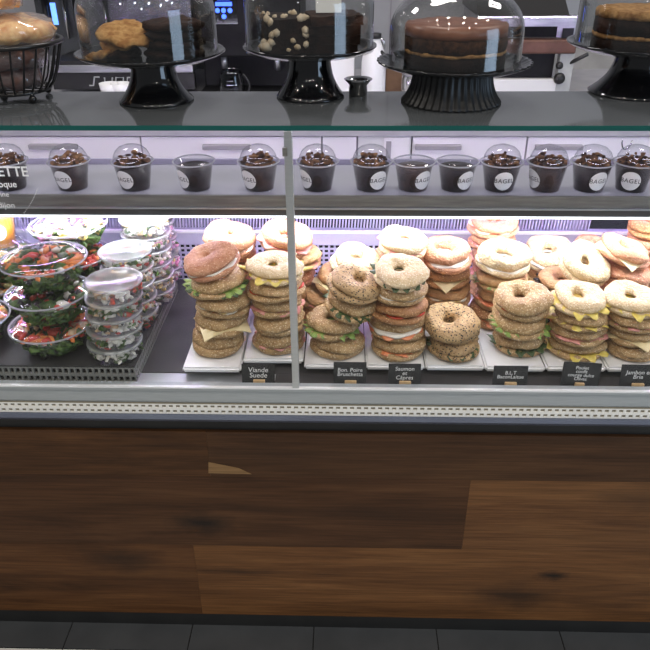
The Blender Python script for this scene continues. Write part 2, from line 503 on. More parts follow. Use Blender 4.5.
vb = [bm.verts.new((p.x+.001, GY+.004, p.z)) for p in pz]
bm.faces.new(va); bm.faces.new(vb[::-1])
for i in range(4): bm.faces.new((va[i], va[(i+1) % 4], vb[(i+1) % 4], vb[i]))
o = obj('sapwood_patch', bm, wood('pale_sapwood', (.26, .15, .065), (.18, .10, .045), (.32, .19, .085), (2, 0, 2))); cpart(o)
cb('carcass', XL, XR, GY+.020, 1.64, .05, .628, KICK)
cb('kickboard', XL, XR, GY+.001, GY+.02, 0, .0415, KICK)
cb('shadow_gap_trim', XL, XR, GY+.008, GY+.02, .6005, .628, KICK)
# metal profiles under the glass
bm = NB()
prof = [(0.004, .627), (-.006, .631), (-.012, .640), (-.012, .6485), (.004, .6485)]
va = [bm.verts.new((XL, GY+a, z)) for a, z in prof]; vb = [bm.verts.new((XR, GY+a, z)) for a, z in prof]
for i in range(5): bm.faces.new((va[i], va[(i+1) % 5], vb[(i+1) % 5], vb[i]))
bm.faces.new(va); bm.faces.new(vb[::-1])
cpart(obj('blue_grey_bumper', bm, BLUEM))
o = perf('perforated_strip', XL, XR, .6492, .6735, 204, 2, .60, .52, STRIPM, None, .003, True, org=(0, GY-.006, 0)); cpart(o)
cb('strip_backing', XL, XR, GY-.0025, GY+.004, .6492, .6735, SLOT)
bm = NB()
prof = [(0.004, .6745), (-.002, .6745), (-.003, .678), (-.001, .702), (-.004, .704), (-.004, .709), (.0, .711), (.016, .711), (.016, .6745)]
n = len(prof)
va = [bm.verts.new((XL, GY+a, z)) for a, z in prof]; vb = [bm.verts.new((XR, GY+a, z)) for a, z in prof]
for i in range(n): bm.faces.new((va[i], va[(i+1) % n], vb[(i+1) % n], vb[i]))
bm.faces.new(va); bm.faces.new(vb[::-1])
cpart(obj('front_profile', bm, ALU_L))
# deck
DZ = .700
cb('deck', XL, XR, GY+.016, 1.64, .66, DZ-.002, ALU)
cb('deck_cover', -.135, XR, GY+.018, 1.1879, DZ-.002, DZ-.0005, SLATE)
cb('deck_cover', XL, XR, 1.188, 1.615, DZ-.002, DZ, SLATE)
cb('glass_sill', XL, XR, GY-.005, GY+.0025, .7095, .7125, M('bright_sill', (.80, .81, .82), rough=.3, metal=.2))
# glass panes and the upright between them
xm = -.0905
pl = cb('glass_pane', XL, xm-.004, GY+.003, GY+.008, .711, 1.2075, GLASS)
pr = cb('glass_pane', xm+.004, XR, GY+.003, GY+.008, .711, 1.2075, GLASS)
cb('upright', xm-.0065, xm+.0065, GY-.004, GY+.013, .711, 1.2075, ALU, .001)
cb('latch', xm-.009, xm-.001, GY-.008, GY-.004, 1.168, 1.182, ALU_D, .001)
cb('end_post', XL, XL+.02, GY+.02, 1.37, .70, 1.2075, ALU); cb('end_post', XR-.02, XR, GY+.02, 1.37, .70, 1.2075, ALU)
# counter top of glass
cb('counter_top', XL, XR, GY-.0015, 1.372, 1.2082, 1.216, TOPM)
cb('glass_edge', XL, XR, GY-.004, GY-.0015, 1.2082, 1.216, TEAL)
# upper shelf
SZ = 1.018
cb('shelf', XL+.02, XR-.02, 1.357, 1.56, SZ-.010, SZ, SHELFM)
cb('shelf_rear_lip', XL+.02, XR-.02, 1.556, 1.562, SZ, SZ+.012, LAV)
cb('shelf_fascia', XL+.02, XR-.02, 1.350, 1.357, .994, SZ, ALU_D, .0008)
cb('fascia_bead', XL+.02, XR-.02, 1.347, 1.355, .990, .9935, ALU)
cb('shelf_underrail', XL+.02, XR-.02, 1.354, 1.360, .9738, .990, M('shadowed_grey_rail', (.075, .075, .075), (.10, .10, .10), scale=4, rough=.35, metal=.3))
# lamps of the case, plus an added strip under the counter top
cb('led_tube', XL+.05, XR-.05, 1.3630, 1.3730, .9720, .9790, LED_F)
cb('led_diffuser_lip', XL+.05, XR-.05, 1.3520, 1.3600, .9700, .9735, emit('led_lip_glow', (.93, .96, 1.0), 2.2))
cb('rear_led_tube', XL+.05, XR-.05, 1.545, 1.552, .990, .996, LED_B)
cb('added_top_strip', XL+.05, XR-.05, 1.20, 1.21, 1.2010, 1.2075, GLOW_T)  # out-of-sight strip, added to light cups, cabinets and bagel fronts
# rear wall of the well
BY = 1.610
o = perf('rear_grille', XL+.02, XR-.02, .702, .800, 200, 8, .62, .60, LAV, None, .002, org=(0, BY, 0)); cpart(o)
cb('grille_backing', XL+.02, XR-.02, BY+.012, BY+.02, .69, .80, M('dark_plenum', (.008, .007, .014), rough=.8))
cb('rear_band', XL+.02, XR-.02, BY-.004, BY+.02, .800, .838, LAV, .001)
cb('rear_band_lip', XL+.02, XR-.02, BY-.010, BY-.004, .832, .840, WHITE_P, .001)
bm = NB()
xe = X(592, BY, .86)
nx = int((xe-XL-.02)/.0075)
for i in range(nx):
    x = XL+.02+i*.0075
    vs = box(bm, x, x+.0030, BY-.004, BY+.014, .842, .874)
    for k in (1, 3, 5, 7): vs[k].co.x += .0022
cpart(obj('vent_comb', bm, LAV))
cb('vent_backing', XL+.02, XR-.02, BY+.016, BY+.022, .838, .876, M('vent_shadow', (.008, .010, .014), rough=.7))
cb('rear_rail', XL+.02, XR-.02, BY-.004, BY+.022, .8755, .890, ALU_D)

# lettering on the left pane
LT = [('ETTE', 172, .0235, .0003), ('oque', 184.5, .0155, .0001), ('nne', 194.5, .0125, 0), ('dijon', 205.5, .0145, 0)]
for s, py, size, bold in LT:
    p = atY(-3 if s in ('ETTE',) else -2, py, GY+.002)
    t = text('pane_lettering', s, size, WHITE_T, pl, (0, 0, 0), align='LEFT', bold=bold)
    t.location = (p.x, GY+.0022, p.z)
bm = NB()
for i in range(16):
    u = i/15
    px = 37 - 13*u - 3*math.sin(u*math.pi)*-.4
    py = 190 + 23*u
    p = atY(px, py, GY+.002)
    blob(bm, (p.x, GY+.0027, p.z), .0009, seed=i, sq=(1, .2, 1), amp=0, rot=Matrix.Identity(3))
t = obj('pane_dotted_line', bm, WHITE_T, pl)

# ------------------------------------------------------------------ trays in the well
TZ = .7228
def tray(pxl, pxr, y0, y1, label):
    x0, x1 = X(pxl, y0, TZ), X(pxr, y0, TZ)
    t = thing('serving_tray', label, 'tray', ((x0+x1)/2, (y0+y1)/2, DZ+.0004), group='white trays under the bagels')
    hx, hy = (x1-x0)/2, (y1-y0)/2
    bm = NB()
    box(bm, -hx, hx, -hy, hy, .010, .022)
    bmesh.ops.bevel(bm, geom=list(bm.edges), offset=.004, segments=3, affect='EDGES')
    obj('platter', bm, TRAYM, t)
    for sx in (-1, 1):
        bbox('foot', sx*(hx-.02)-.004, sx*(hx-.02)+.004, -hy+.03, hy-.02, 0, .0105, BLK_M, t)
    return t
tray(182, 240.5, 1.170, 1.55, 'white rectangular tray nearest the dark bare strip of deck, under the first bagel column')
tray(241.5, 303, 1.205, 1.55, 'white rectangular tray behind the metal upright, set slightly further back')
tray(304, 365, 1.185, 1.55, 'white rectangular tray just beside the metal upright, under the leaning bagel column')
tray(366, 425, 1.185, 1.55, 'white rectangular tray behind the third chalk card, under salmon bagels')
tray(426, 485, 1.185, 1.55, 'white rectangular tray under the short two-high stack of seeded bagels')
tray(486, 546, 1.183, 1.55, 'white rectangular tray behind the card reading B.L.T')
tray(547, 607, 1.185, 1.55, 'white rectangular tray behind the tall four-line chalk card')
tray(608, 672, 1.185, 1.55, 'white rectangular tray at the frame edge behind the Jambon card')

# grey plastic grid basket under the salads
PY = 1.1505
bx1 = X(134.5, PY, .735)
gb = thing('grid_platform', 'dark grey plastic grid platform under the salad bowls, square holes along its edge', 'platform', (bx1, PY, DZ+.0004))
x0 = XL+.03-bx1
nx = 84
perf('front_grid', x0, 0, -.0018, .034, nx, 2, .68, .66, GREY_PL, gb, .006)
perf('side_grid', 0, .40, 0, .034, 34, 2, .60, .66, GREY_PL, gb, .004, axis='YZ')
bbox('top_panel', x0, 0, 
     .0005, .40, .0342, .0375, M('charcoal_mat', (.02, .02, .02), (.035, .035, .035), scale=30, rough=.6), gb)
bbox('inner_backing', x0+.01, -.008, .012, .39, 0, .0340, BLK_M, gb)
GZ = DZ+.0383

# ------------------------------------------------------------------ bagel sandwiches
_cache = {}
def bagel_top(v, kind):
    key = ('t', v, kind)
    if key not in _cache:
        bm = NB()
        hole = .005 if kind in ('rosy', 'crusty') and v % 2 else (.0135, .0105, .0145, .012)[v % 4]
        prof = [(hole, .003), (hole+.0005, .011), (hole+.005, .019), (.023, .0235), (.033, .0255), (.043, .0245), (.050, .0195), (.0535, .012), (.0545, .006), (.052, .001), (.046, 0), (hole+.004, 0)]
        lathe(bm, prof, 44, closed=True)
        wob(bm, .0100, 15, v*1.9+1, zs=.75)
        wob(bm, .0032, 60, v*.7+4)
        me = bpy.data.meshes.new('bagel_top'); bmesh.ops.recalc_face_normals(bm, faces=bm.faces); bm.to_mesh(me); bm.free()
        _cache[key] = me
    return _cache[key]
def bagel_bottom(v, kind):
    key = ('b', v, kind)
    if key not in _cache:
        bm = NB()
        prof = [(.012, .005), (.018, .001), (.044, 0), (.051, .004), (.0545, .010), (.054, .016), (.050, .0195), (.012, .0195)]
        lathe(bm, prof, 44, closed=True)
        wob(bm, .0075, 15, v*2.3+9, zs=.4)
        wob(bm, .0018, 55, v+2)
        me = bpy.data.meshes.new('bagel_bottom'); bmesh.ops.recalc_face_normals(bm, faces=bm.faces); bm.to_mesh(me); bm.free()
        _cache[key] = me
    return _cache[key]
FP = {'lettuce': (.0555, .0075, 17, .0045, .0015), 'darkleaf': (.055, .006, 15, .004, .0018), 'yellowleaf': (.057, .009, 11, .004, .0015),
      'ham': (.0535, .004, 9, .003, .0025), 'salmon': (.054, .004, 8, .0028, .003), 'cream': (.0525, .0015, 7, .001, .005)}
def filling(kind, v):
    key = ('f', kind, v)
    if key in _cache: return _cache[key]
    bm = NB()
    rnd = random.Random(hash((kind, v)) % 1000 if False else v*31+len(kind))
    if kind in FP:
        R, am, wv, za, th = FP[kind]
        rings = {}
        ph = v*1.7
        def ring(r, dz, k):
            out = []
            for i in range(72):
                a = 2*math.pi*i/72
                e = k*k*k
                rr = r + e*(am*math.sin(wv*a+ph) + am*.8*math.sin(3*a+ph*2) + am*.5*math.sin(5*a-ph))
                z = dz + e*za*math.sin((wv+2)*a+ph*3) - e*.003*(1+math.sin(2*a+ph))
                out.append(bm.verts.new((rr*math.cos(a), rr*math.sin(a), z)))
            return out
        top = [ring(r, th, k) for r, k in ((.012, 0), (.035, .2), (.047, .7), (R, 1))]
        bot = [ring(r, 0, k) for r, k in ((R, 1), (.047, .7), (.035, .2), (.012, 0))]
        seq = top+bot
        for A, B in zip(seq, seq[1:]+seq[:1]):
            for i in range(72):
                bm.faces.new((A[i], A[(i+1) % 72], B[(i+1) % 72], B[i]))
    elif kind == 'cheese':
        n = 10; s = .050; g = []
        for sd in (0, 1):
            g.append([[None]*(n+1) for _ in range(n+1)])
            for i in range(n+1):
                for j in range(n+1):
                    x = -s+2*s*i/n; y = -s+2*s*j/n
                    d = max(0, math.hypot(x, y)-.050)
                    g[sd][i][j] = bm.verts.new((x, y, .0025*sd - d*.75))
        for i in range(n):
            for j in range(n):
                bm.faces.new((g[1][i][j], g[1][i+1][j], g[1][i+1][j+1], g[1][i][j+1]))
                bm.faces.new((g[0][i][j], g[0][i][j+1], g[0][i+1][j+1], g[0][i+1][j]))
        for k in range(n):
            bm.faces.new((g[0][k][0], g[0][k+1][0], g[1][k+1][0], g[1][k][0]))
            bm.faces.new((g[1][k][n], g[1][k+1][n], g[0][k+1][n], g[0][k][n]))
            bm.faces.new((g[1][0][k], g[1][0][k+1], g[0][0][k+1], g[0][0][k]))
            bm.faces.new((g[0][n][k], g[0][n][k+1], g[1][n][k+1], g[1][n][k]))
        bmesh.ops.rotate(bm, verts=bm.verts, matrix=Matrix.Rotation(.5+v, 3, 'Z'))
    elif kind in ('tomato', 'egg'):
        for k in range(5):
            a = k*2*math.pi/5+v
            r0 = rnd.uniform(.030, .035)
            lathe(bm, [(0, 0), (.019, 0), (.021, .0015), (.021, .0035), (.019, .005), (0, .005)], 18, r0*math.cos(a), r0*math.sin(a), .0006*(k % 2))
    else:   # dark roasted pieces
        for k in range(16):
            a = k*2*math.pi/16+rnd.uniform(-.1, .1)
            blob(bm, (.047*math.cos(a), .047*math.sin(a), .003), .011, seed=k+v, sq=(1.2, .8, .45), rot=Matrix.Rotation(a, 3, 'Z'))
    me = bpy.data.meshes.new(kind); bmesh.ops.recalc_face_normals(bm, faces=bm.faces); bm.to_mesh(me); bm.free()
    _cache[key] = me
    return me
FT = {'lettuce': .003, 'darkleaf': .003, 'yellowleaf': .003, 'ham': .004, 'salmon': .0045, 'cream': .005, 'cheese': .003, 'tomato': .0055, 'egg': .0055, 'dark': .007}
FN = {'lettuce': 'lettuce', 'darkleaf': 'salad_leaves', 'yellowleaf': 'yellow_leaf', 'ham': 'ham_slice', 'salmon': 'salmon_slice', 'cream': 'cream_cheese', 'cheese': 'cheese_slice', 'tomato': 'tomato_slices', 'egg': 'egg_slices', 'dark': 'olive_filling'}
DESC = {'sesame': 'brown sesame bagel', 'plain': 'golden bagel', 'pale': 'pale floury bagel', 'seeded': 'dark-seeded bagel', 'rosy': 'rosy bagel', 'crusty': 'toasted brown bagel'}
FD = {'lettuce': 'lettuce', 'darkleaf': 'dark leaves', 'yellowleaf': 'yellow leaf', 'ham': 'ham', 'salmon': 'salmon', 'cream': 'white cream cheese', 'cheese': 'cheese', 'tomato': 'tomato', 'egg': 'egg', 'dark': 'black olives'}
ORD = ['lowest', 'second from bottom', 'third from bottom', 'fourth from bottom', 'fifth from bottom', 'sixth from bottom', 'seventh from bottom']
nsand = [0]
def sandwich(loc, kind, fills, label, rot=(0, 0, 0), sc=1.0, hs=1.0):
    nsand[0] += 1
    v = nsand[0]
    t = thing('bagel_sandwich', label, 'bagel', loc, rot, group='filled bagels in the display case')
    hs *= .83
    t.scale = (sc*(1+.05*math.sin(v*5.1)), sc*(1+.05*math.sin(v*3.3)), sc*hs)
    rz = Matrix.Rotation(v*2.4, 4, 'Z')
    b = obj_me('bagel_base', bagel_bottom(v % 5, kind), BREAD[kind], t, True)
    b.rotation_euler.z = v*1.3
    z = .0192
    for i, fk in enumerate(fills):
        f = obj_me(FN[fk], filling(fk, (v+i) % 3), FILL[fk], t, fk not in ('cheese',))
        f.location.z = z
        f.rotation_euler.z = v*2.1+i
        z += FT[fk]
    z = max(z, .0195)
    c = obj_me('bagel_lid', bagel_top(v % 7, kind), BREAD[kind], t, True)
    c.location.z = z - .0005
    c.rotation_euler = (.05*math.sin(v*2.7), .05*math.sin(v*4.9), v*.9)
    c.location.x = .003*math.sin(v*6.1)
    c.location.y = .003*math.sin(v*1.7)
    return (z+.0265)*sc*hs
def stack(where, Y, items, z0=TZ):
    """items from the bottom: (px, kind, fills, (tilt_x, tilt_y) in degrees, hs, extra lift)"""
    z = z0
    n = len(items)
    for i, it in enumerate(items):
        px, kind, fills = it[:3]
        tx, ty = it[3] if len(it) > 3 else (0, 0)
        hs = it[4] if len(it) > 4 else 1.0
        dy = it[5] if len(it) > 5 else 0.0
        lift = .030*abs(math.sin(math.radians(max(abs(tx), abs(ty)))))
        o = ORD[i] if i < n-1 or n == 1 else 'topmost'
        if n == 1: o = 'single'
        lab = f"{DESC[kind]}, {o} {where}"
        h = sandwich((X(px, Y, z+.03), Y+dy, z+lift), kind, fills, lab, (math.radians(tx), math.radians(ty), 0), 1.0, hs)
        z += h + lift*1.3
    return z

F0 = 1.252
# column 1 (left of the upright)
stack('of first front stack, behind the Viande card', F0, [
    (218, 'sesame', [], (0, 0), 1.22), (221, 'sesame', ['cheese'], (0, 1), 1.05), (223, 'sesame', ['egg'], (3, 3), 1.0),
    (217, 'sesame', ['darkleaf', 'lettuce'], (1, -1), .95), (213, 'rosy', ['cream'], (9, -12), .9)])
stack('of the back stack behind the first column', F0+.135, [
    (226, 'plain', ['ham']), (226, 'plain', ['cheese']), (227, 'rosy', ['ham']), (229, 'rosy', [], (0, 0), 1.1), (229, 'rosy', ['cream'], (10, 6), 1.05)])
# column 2 (at the upright)
stack('of front stack beside the metal upright', F0+.012, [
    (279, 'sesame', ['ham'], (0, 0), 1.1), (279, 'sesame', [], (0, 0), 1.0), (277, 'sesame', ['ham'], (0, 0), .95), (276, 'sesame', ['tomato'], (0, -2), .85), (275, 'pale', ['yellowleaf'], (2, 2), .8)])
stack('of ham-filled back stack behind the upright', F0+.14, [
    (291, 'rosy', ['ham']), (293, 'plain', ['ham']), (290, 'rosy', ['ham']), (294, 'plain', ['ham'], (0, 0), .9), (284, 'rosy', ['cream', 'ham'], (10, 12), .95)])
# column 3
stack('of leaning front stack beside the upright', F0, [
    (338, 'sesame', [], (0, 0), 1.1), (331, 'sesame', ['lettuce'], (3, 2), .95), (350, 'sesame', ['darkleaf'], (6, 13), .95), (353, 'seeded', [], (9, 14), .95)])
stack('of hidden stack behind the leaning one', F0+.12, [
    (322, 'rosy', ['ham']), (326, 'plain', ['ham']), (340, 'plain', ['cheese']), (354, 'pale', ['cream'], (9, 8))])
# column 4
stack('of front stack behind the Saumon card', F0, [
    (398, 'sesame', ['salmon'], (0, 0), .95), (397, 'sesame', ['salmon', 'cream'], (0, 0), .9), (398, 'crusty', ['tomato'], (0, 3), .9), (399, 'sesame', ['cream'], (0, 3), .85), (400, 'pale', ['darkleaf'], (8, 4), .75)])
stack('of back stack behind the salmon column', F0+.135, [
    (398, 'plain', ['salmon']), (400, 'plain', ['salmon']), (401, 'pale', ['cream'], (0, 0), .95), (401, 'rosy', ['salmon'], (0, 0), .9), (403, 'pale', ['ham'], (9, 5), .85)])
# column 5
stack('of short seeded stack right beside the salmon stack', F0-.005, [
    (453, 'seeded', ['darkleaf'], (0, 2), 1.0), (451, 'seeded', [], (8, 4), 1.15)])
stack('of back stack behind the two seeded bagels', F0+.14, [
    (445, 'plain', ['tomato']), (447, 'plain', ['egg'], (0, 0), 1.05), (446, 'crusty', ['cheese'], (0, 0), 1.05), (446, 'rosy', ['cream'], (7, 0), 1.0)])
# column 6
stack('of front stack behind the B.L.T card', F0+.01, [
    (520, 'sesame', ['darkleaf'], (0, 0), 1.05), (518, 'sesame', ['lettuce'], (2, 3), 1.05), (522, 'sesame', ['tomato'], (9, 2), 1.1)])
stack('of middle stack behind the B.L.T column', F0+.125, [
    (494, 'crusty', ['salmon']), (499, 'plain', ['salmon']), (502, 'plain', ['lettuce']), (503, 'pale', ['cream'], (10, 3), 1.1)])
stack('of rearmost stack behind the B.L.T column', F0+.25, [
    (494, 'plain', []), (494, 'rosy', ['ham']), (494, 'rosy', ['ham']), (493, 'rosy', ['ham'], (0, 0), .9), (494, 'rosy', ['egg'], (5, -3), .85)])
# column 7
stack('of front stack behind the four-line card', F0, [
    (576, 'sesame', ['yellowleaf'], (0, 0), .85), (578, 'sesame', ['ham'], (0, 0), .82), (580, 'sesame', ['yellowleaf'], (0, 0), .82), (578, 'pale', ['yellowleaf'], (5, 2), .82)])
stack('of pile behind the four-line card column', F0+.12, [
    (566, 'plain', ['dark'], (0, 0), .9), (566, 'plain', ['dark'], (0, 0), .9), (562, 'plain', ['dark'], (0, 0), .8), (581, 'pale', [], (30, 18), .9)])
stack('of pale bagels left of the tilted ring bagel', F0+.245, [
    (548, 'plain', ['lettuce']), (548, 'plain', ['cheese']), (548, 'pale', ['cream'], (12, 0))])
stack('of rosy rear pile near the vent end', F0+.275, [
    (598, 'rosy', []), (600, 'rosy', ['ham']), (594, 'rosy', ['ham'], (4, 2), 1.1)])
stack('of slumped rosy pile under the vent end', F0+.145, [
    (621, 'rosy', []), (621, 'rosy', ['ham'], (2, 6)), (622, 'rosy', ['tomato'], (4, 12)), (622, 'rosy', ['cheese'], (4, 17), .9)])
# column 8
stack('of front stack behind the Jambon card', F0, [
    (634, 'sesame', [], (0, 0), .85), (635, 'sesame', ['cheese'], (0, -2), .8), (634, 'sesame', ['ham'], (0, 0), .82), (634, 'pale', ['yellowleaf'], (5, 2), .82)])
stack('of rosy stack in the far corner', F0+.24, [
    (654, 'rosy', ['ham']), (655, 'rosy', ['cheese']), (655, 'rosy', ['ham']), (654, 'rosy', ['ham'], (0, 0), .9), (656, 'crusty', [], (4, -4), .9)])

# ------------------------------------------------------------------ chalk cards
def card(pxl, pxr, pyt, pyb, lines, label, size, clip=True, tilt=0.0, Y=1.147):
    a = atY((pxl+pxr)/2, pyb, Y)
    b = atY((pxl+pxr)/2, pyt, Y+.006)
    w = X(pxr, Y, a.z)-X(pxl, Y, a.z)
    h = b.z-a.z
    base = DZ-.002
    t = thing('price_card', label, 'card', (a.x, Y, base), (math.radians(-9), math.radians(tilt), 0), group='chalk cards at the front of the bagel trays')
    h += a.z-base
    zc = 0.0015
    bbox('board', -w/2, w/2, -.001, .001, zc, h, CARD, t)
    tx = text('chalk_writing', lines, size, CHALK, t, (0, -.0012, h*.56+.002), depth=.0001, shear=.1, line=.8)
    bbox('clip', -.010 if clip else -.009, .013 if clip else .009, -.006, .004, 0, .0140, CLIPW, t, .001)
    return t
card(242.5, 275, 364, 386, 'Viande\nSuede', 'black chalk card reading Viande Suede before the first bagel columns', .0145)
card(333.5, 366, 362.5, 386, 'Bon. Poire\nBruschetta', 'black chalk card reading Bruschetta before the leaning bagel stack', .0115)
card(388, 420, 364, 387, 'Saumon\net\nC\u00e2pres', 'black chalk card reading Saumon before the salmon bagel stack', .0118)
card(492, 526, 366, 388, 'B.L.T\nBaconLaitue', 'black chalk card reading B.L.T below the ring-topped bagel stack', .0105)
card(559, 597, 363, 389, 'Poulet\nconfit\ncourge dulce\nOlives', 'black four-line chalk card tipped askew below the yellow-leaf bagel stack', .0098, clip=False, tilt=3)
card(618, 653, 365, 390, 'Jambon et\nBrie', 'black chalk card reading Jambon at the end of the row', .0118)

# ------------------------------------------------------------------ salads
SAL = [M('salad_green', srgb(46, 70, 30), srgb(96, 124, 58), scale=60, rough=.4), M('carrot_orange', srgb(222, 120, 50), srgb(236, 150, 80), scale=50, rough=.4),
       M('tomato_red', srgb(196, 52, 40), srgb(220, 90, 70), scale=40, rough=.3), M('feta_white', srgb(236, 232, 220), rough=.6),
       M('egg_yellow', srgb(240, 200, 80), srgb(244, 226, 160), scale=40, rough=.4), M('olive_dark', srgb(40, 28, 36), rough=.3), M('chicken_tan', srgb(206, 170, 128), srgb(226, 196, 160), scale=60, rough=.5),
       M('onion_pink', srgb(206, 120, 160), srgb(230, 170, 200), scale=50, rough=.4)]
def bits(rnd, n, Rf, z0, z1, mats, size, dome=0.0, edge=.55):
    bm = NB()
    for k in range(n):
        z = rnd.uniform(z0, z1)
        r = Rf(z)*math.sqrt(rnd.random())*.95
        if rnd.random() < .5: r = Rf(z)*rnd.uniform(.82, .96)
        a = rnd.uniform(0, 2*math.pi)
        mi = rnd.choice(mats)
        s = size*rnd.uniform(.7, 1.25)
        sq = (1.5, .9, .22) if mi in (0, 7) else ((1.6, .45, .4) if mi == 1 else ((1.1, .8, .45) if mi != 5 else (.8, .8, .7)))
        rr = min(r, Rf(z)-s*edge)
        blob(bm, (rr*math.cos(a), rr*math.sin(a), z + dome*(1-(r/.08)**2)), s, seed=k*.7, mi=mi, sq=sq, amp=.6)
    return bm
_bowls = {}
def salad_bowl(loc, label, seed, top, sc=1.0, lid='flat'):
    t = thing('salad_bowl', label, 'salad', loc, (0, 0, seed*1.1), group='salad bowls on the grid platform')
    sc *= .94
    t.scale = (sc, sc, sc)
    rnd = random.Random(seed)
    bm = NB()
    lathe(bm, [(0, .0), (.038, .0), (.043, .003), (.055, .018), (.068, .036), (.077, .054), (.0785, .060), (.085, .062), (.0855, .060)], 56)
    obj('bowl', bm, PLAST, t, True)
    bm = NB()
    tube(bm, [(.0855*math.cos(2*math.pi*i/56), .0855*math.sin(2*math.pi*i/56), .0635) for i in range(56)], .0022, 6, True)
    rim = obj('rim', bm, PLAST_R, t, True)
    bm = NB()
    if lid == 'flat':
        lathe(bm, [(.084, .064), (.080, .0645), (.077, .067), (.068, .0715), (.060, .0733), (.057, .072), (.040, .0725), (0, .0725)], 56)
    else:
        lathe(bm, [(.084, .064), (.080, .0645), (.078, .072), (.068, .086), (.050, .095), (.025, .099), (0, .1)], 56)
    obj('lid', bm, PLAST, t, True)
    R = lambda z: .0405 + .72*max(0, z) - 2.6*max(0, z-.02)**2
    g = obj('salad_leaves', bits(rnd, 210, R, .006, .052, [0, 0, 0, 0, 0, 0, 0, 0, 5], .0125), SAL, t, True); stuff(g)
    g = obj('salad_topping', bits(rnd, 95, lambda z: .074, .050, .0605, top+[top[0], 0], .0118), SAL, t, True); stuff(g)
    return t
xb = lambda px, Y, z: X(px, Y, z)
BY0 = 1.2155
SGZ = GZ
salad_bowl((xb(53, BY0, .78), BY0, SGZ), 'clear salad bowl with red-orange topping, lowest of the front salad stack', 1, [2, 2, 1, 6])
salad_bowl((xb(50, BY0+.003, .85), BY0+.003, SGZ+.0700), 'clear salad bowl of dark leaves, middle of the front salad stack', 2, [0, 5, 0, 2, 3])
salad_bowl((xb(44, BY0+.005, .93), BY0+.005, SGZ+.1400), 'clear salad bowl with orange carrot topping, topmost of the front salad stack', 3, [1, 1, 0, 2, 3])
b1 = BY0+.182
salad_bowl((xb(76, b1, .78), b1, SGZ), 'salad bowl lowest of the rear stack, mostly hidden behind front bowls', 4, [2, 1, 6])
salad_bowl((xb(74, b1, .85), b1, SGZ+.0700), 'salad bowl with tomato topping, middle of the rear salad stack', 5, [2, 2, 1])
salad_bowl((xb(69, b1, .93), b1, SGZ+.1400), 'salad bowl with egg topping, topmost of the rear salad stack', 6, [4, 4, 3, 7, 6])
salad_bowl((xb(-30, BY0+.02, .78), BY0+.02, SGZ), 'clear bowl of orange and yellow salad cut off by the frame edge, lowest', 7, [4, 1, 6, 6])
b2 = BY0+.135
salad_bowl((xb(-8, b2+.05, .80), b2+.05, SGZ), 'salad bowl with chicken pieces deep behind the cut-off bowl, lower one', 8, [6, 6, 4, 1])
salad_bowl((xb(-6, b2+.05, .86), b2+.05, SGZ+.0700), 'salad bowl with pale chicken topping deep behind the cut-off bowl, upper one', 9, [6, 6, 4, 3, 2], lid='dome')

# deli pots
def deli_pot(loc, label, seed, mats, h=.0325, r=.0535, lidded=True):
    t = thing('deli_pot', label, 'food pot', loc, (0, 0, seed*.8), group='stacked round deli pots')
    rnd = random.Random(seed)
    bm = NB()
    lathe(bm, [(0, 0), (r*.90, 0), (r*.93, .002), (r*.975, h-.005), (r, h-.0045), (r, h-.003)], 44)
    obj('pot', bm, PLAST, t, True)
    bm = NB()
    lathe(bm, [(r-.001, h-.0046), (r+.0012, h-.0044), (r+.0016, h-.0012), (r+.0005, h), (r-.004, h), (r-.006, h-.0022), (0, h-.0022)], 44)
    obj('lid', bm, LIDM, t, True)
    R = lambda z: r*(.925+.03*z/h)
    g = obj('salad_filling', bits(rnd, 150, R, .0055, h-.0070, mats+[0, 3, 3], .0076, edge=.8), SAL, t, True); stuff(g)
    return t
def deli_stack(px0, px1, Y, n, where, mats, h=.0335, z0=SGZ):
    for i in range(n):
        px = px0+(px1-px0)*i/max(1, n-1)
        o = ORD[i] if i < n-1 else 'topmost'
        z = z0+i*h
        deli_pot((X(px, Y, z+h/2), Y, z), f'clear salad pot, {o} {where}', i*7+int(px0), mats[i % len(mats)], h)
deli_stack(116, 114.5, 1.198, 5, 'of the pot stack nearest the glass', [[3, 3, 0, 5], [3, 0, 2, 3], [3, 6, 2, 5], [6, 3, 0, 2], [3, 5, 2, 6]])
deli_stack(134, 126, 1.325, 5, 'of the second pot stack from the glass', [[6, 2, 3], [2, 6, 4], [6, 4, 3], [4, 6, 2], [2, 0, 4]], h=.0345)
deli_stack(152, 145, 1.435, 6, 'of the third pot stack from the glass', [[6, 3, 7], [4, 6, 3], [6, 7, 3], [7, 6, 3]], h=.0335)
deli_stack(160, 147, 1.541, 6, 'of the rear pot stack by the purple grille', [[6, 3, 7], [4, 6, 7], [7, 7, 3]], h=.0375)

# orange drink and empty cup at the far left
def drink(loc, label, liquid, r=.04, h=.10, badge=True, fill=.7):
    t = thing('drink_cup', label, 'cup', loc, group=None)
    bm = NB(); lathe(bm, [(0, 0), (r*.72, 0), (r*.76, .003), (r, h), (r+.003, h+.001), (r+.003, h+.004)], 40)
    obj('cup_body', bm, PLAST, t, True)
    if liquid:
        bm = NB(); lathe(bm, [(0, .002), (r*.73, .002), (r*.73+.24*r*fill, h*fill), (0, h*fill)], 40)
        obj('drink', bm, liquid, t, True)
    bm = NB(); lathe(bm, [(r+.003, h+.004), (r+.0025, h+.008), (r-.006, h+.010), (0, h+.010)], 40)
    obj('cup_lid', bm, PLAST_R, t, True)
    if badge:
        bm = NB(); lathe(bm, [(0, 0), (.018, 0), (.018, .0006), (0, .0006)], 32)
        l = obj('badge', bm, WHITE_B, t); l.rotation_euler = (math.radians(82), 0, .35); l.location = (r*.34, -r*.93, h*.5)
    return t
drink((xb(-1, 1.40, .88), 1.42, SGZ+.1400), 'orange drink cup with round white badge at the frame edge behind the salads', M('orange_juice', srgb(240, 160, 50), rough=.3), r=.038, h=.085)
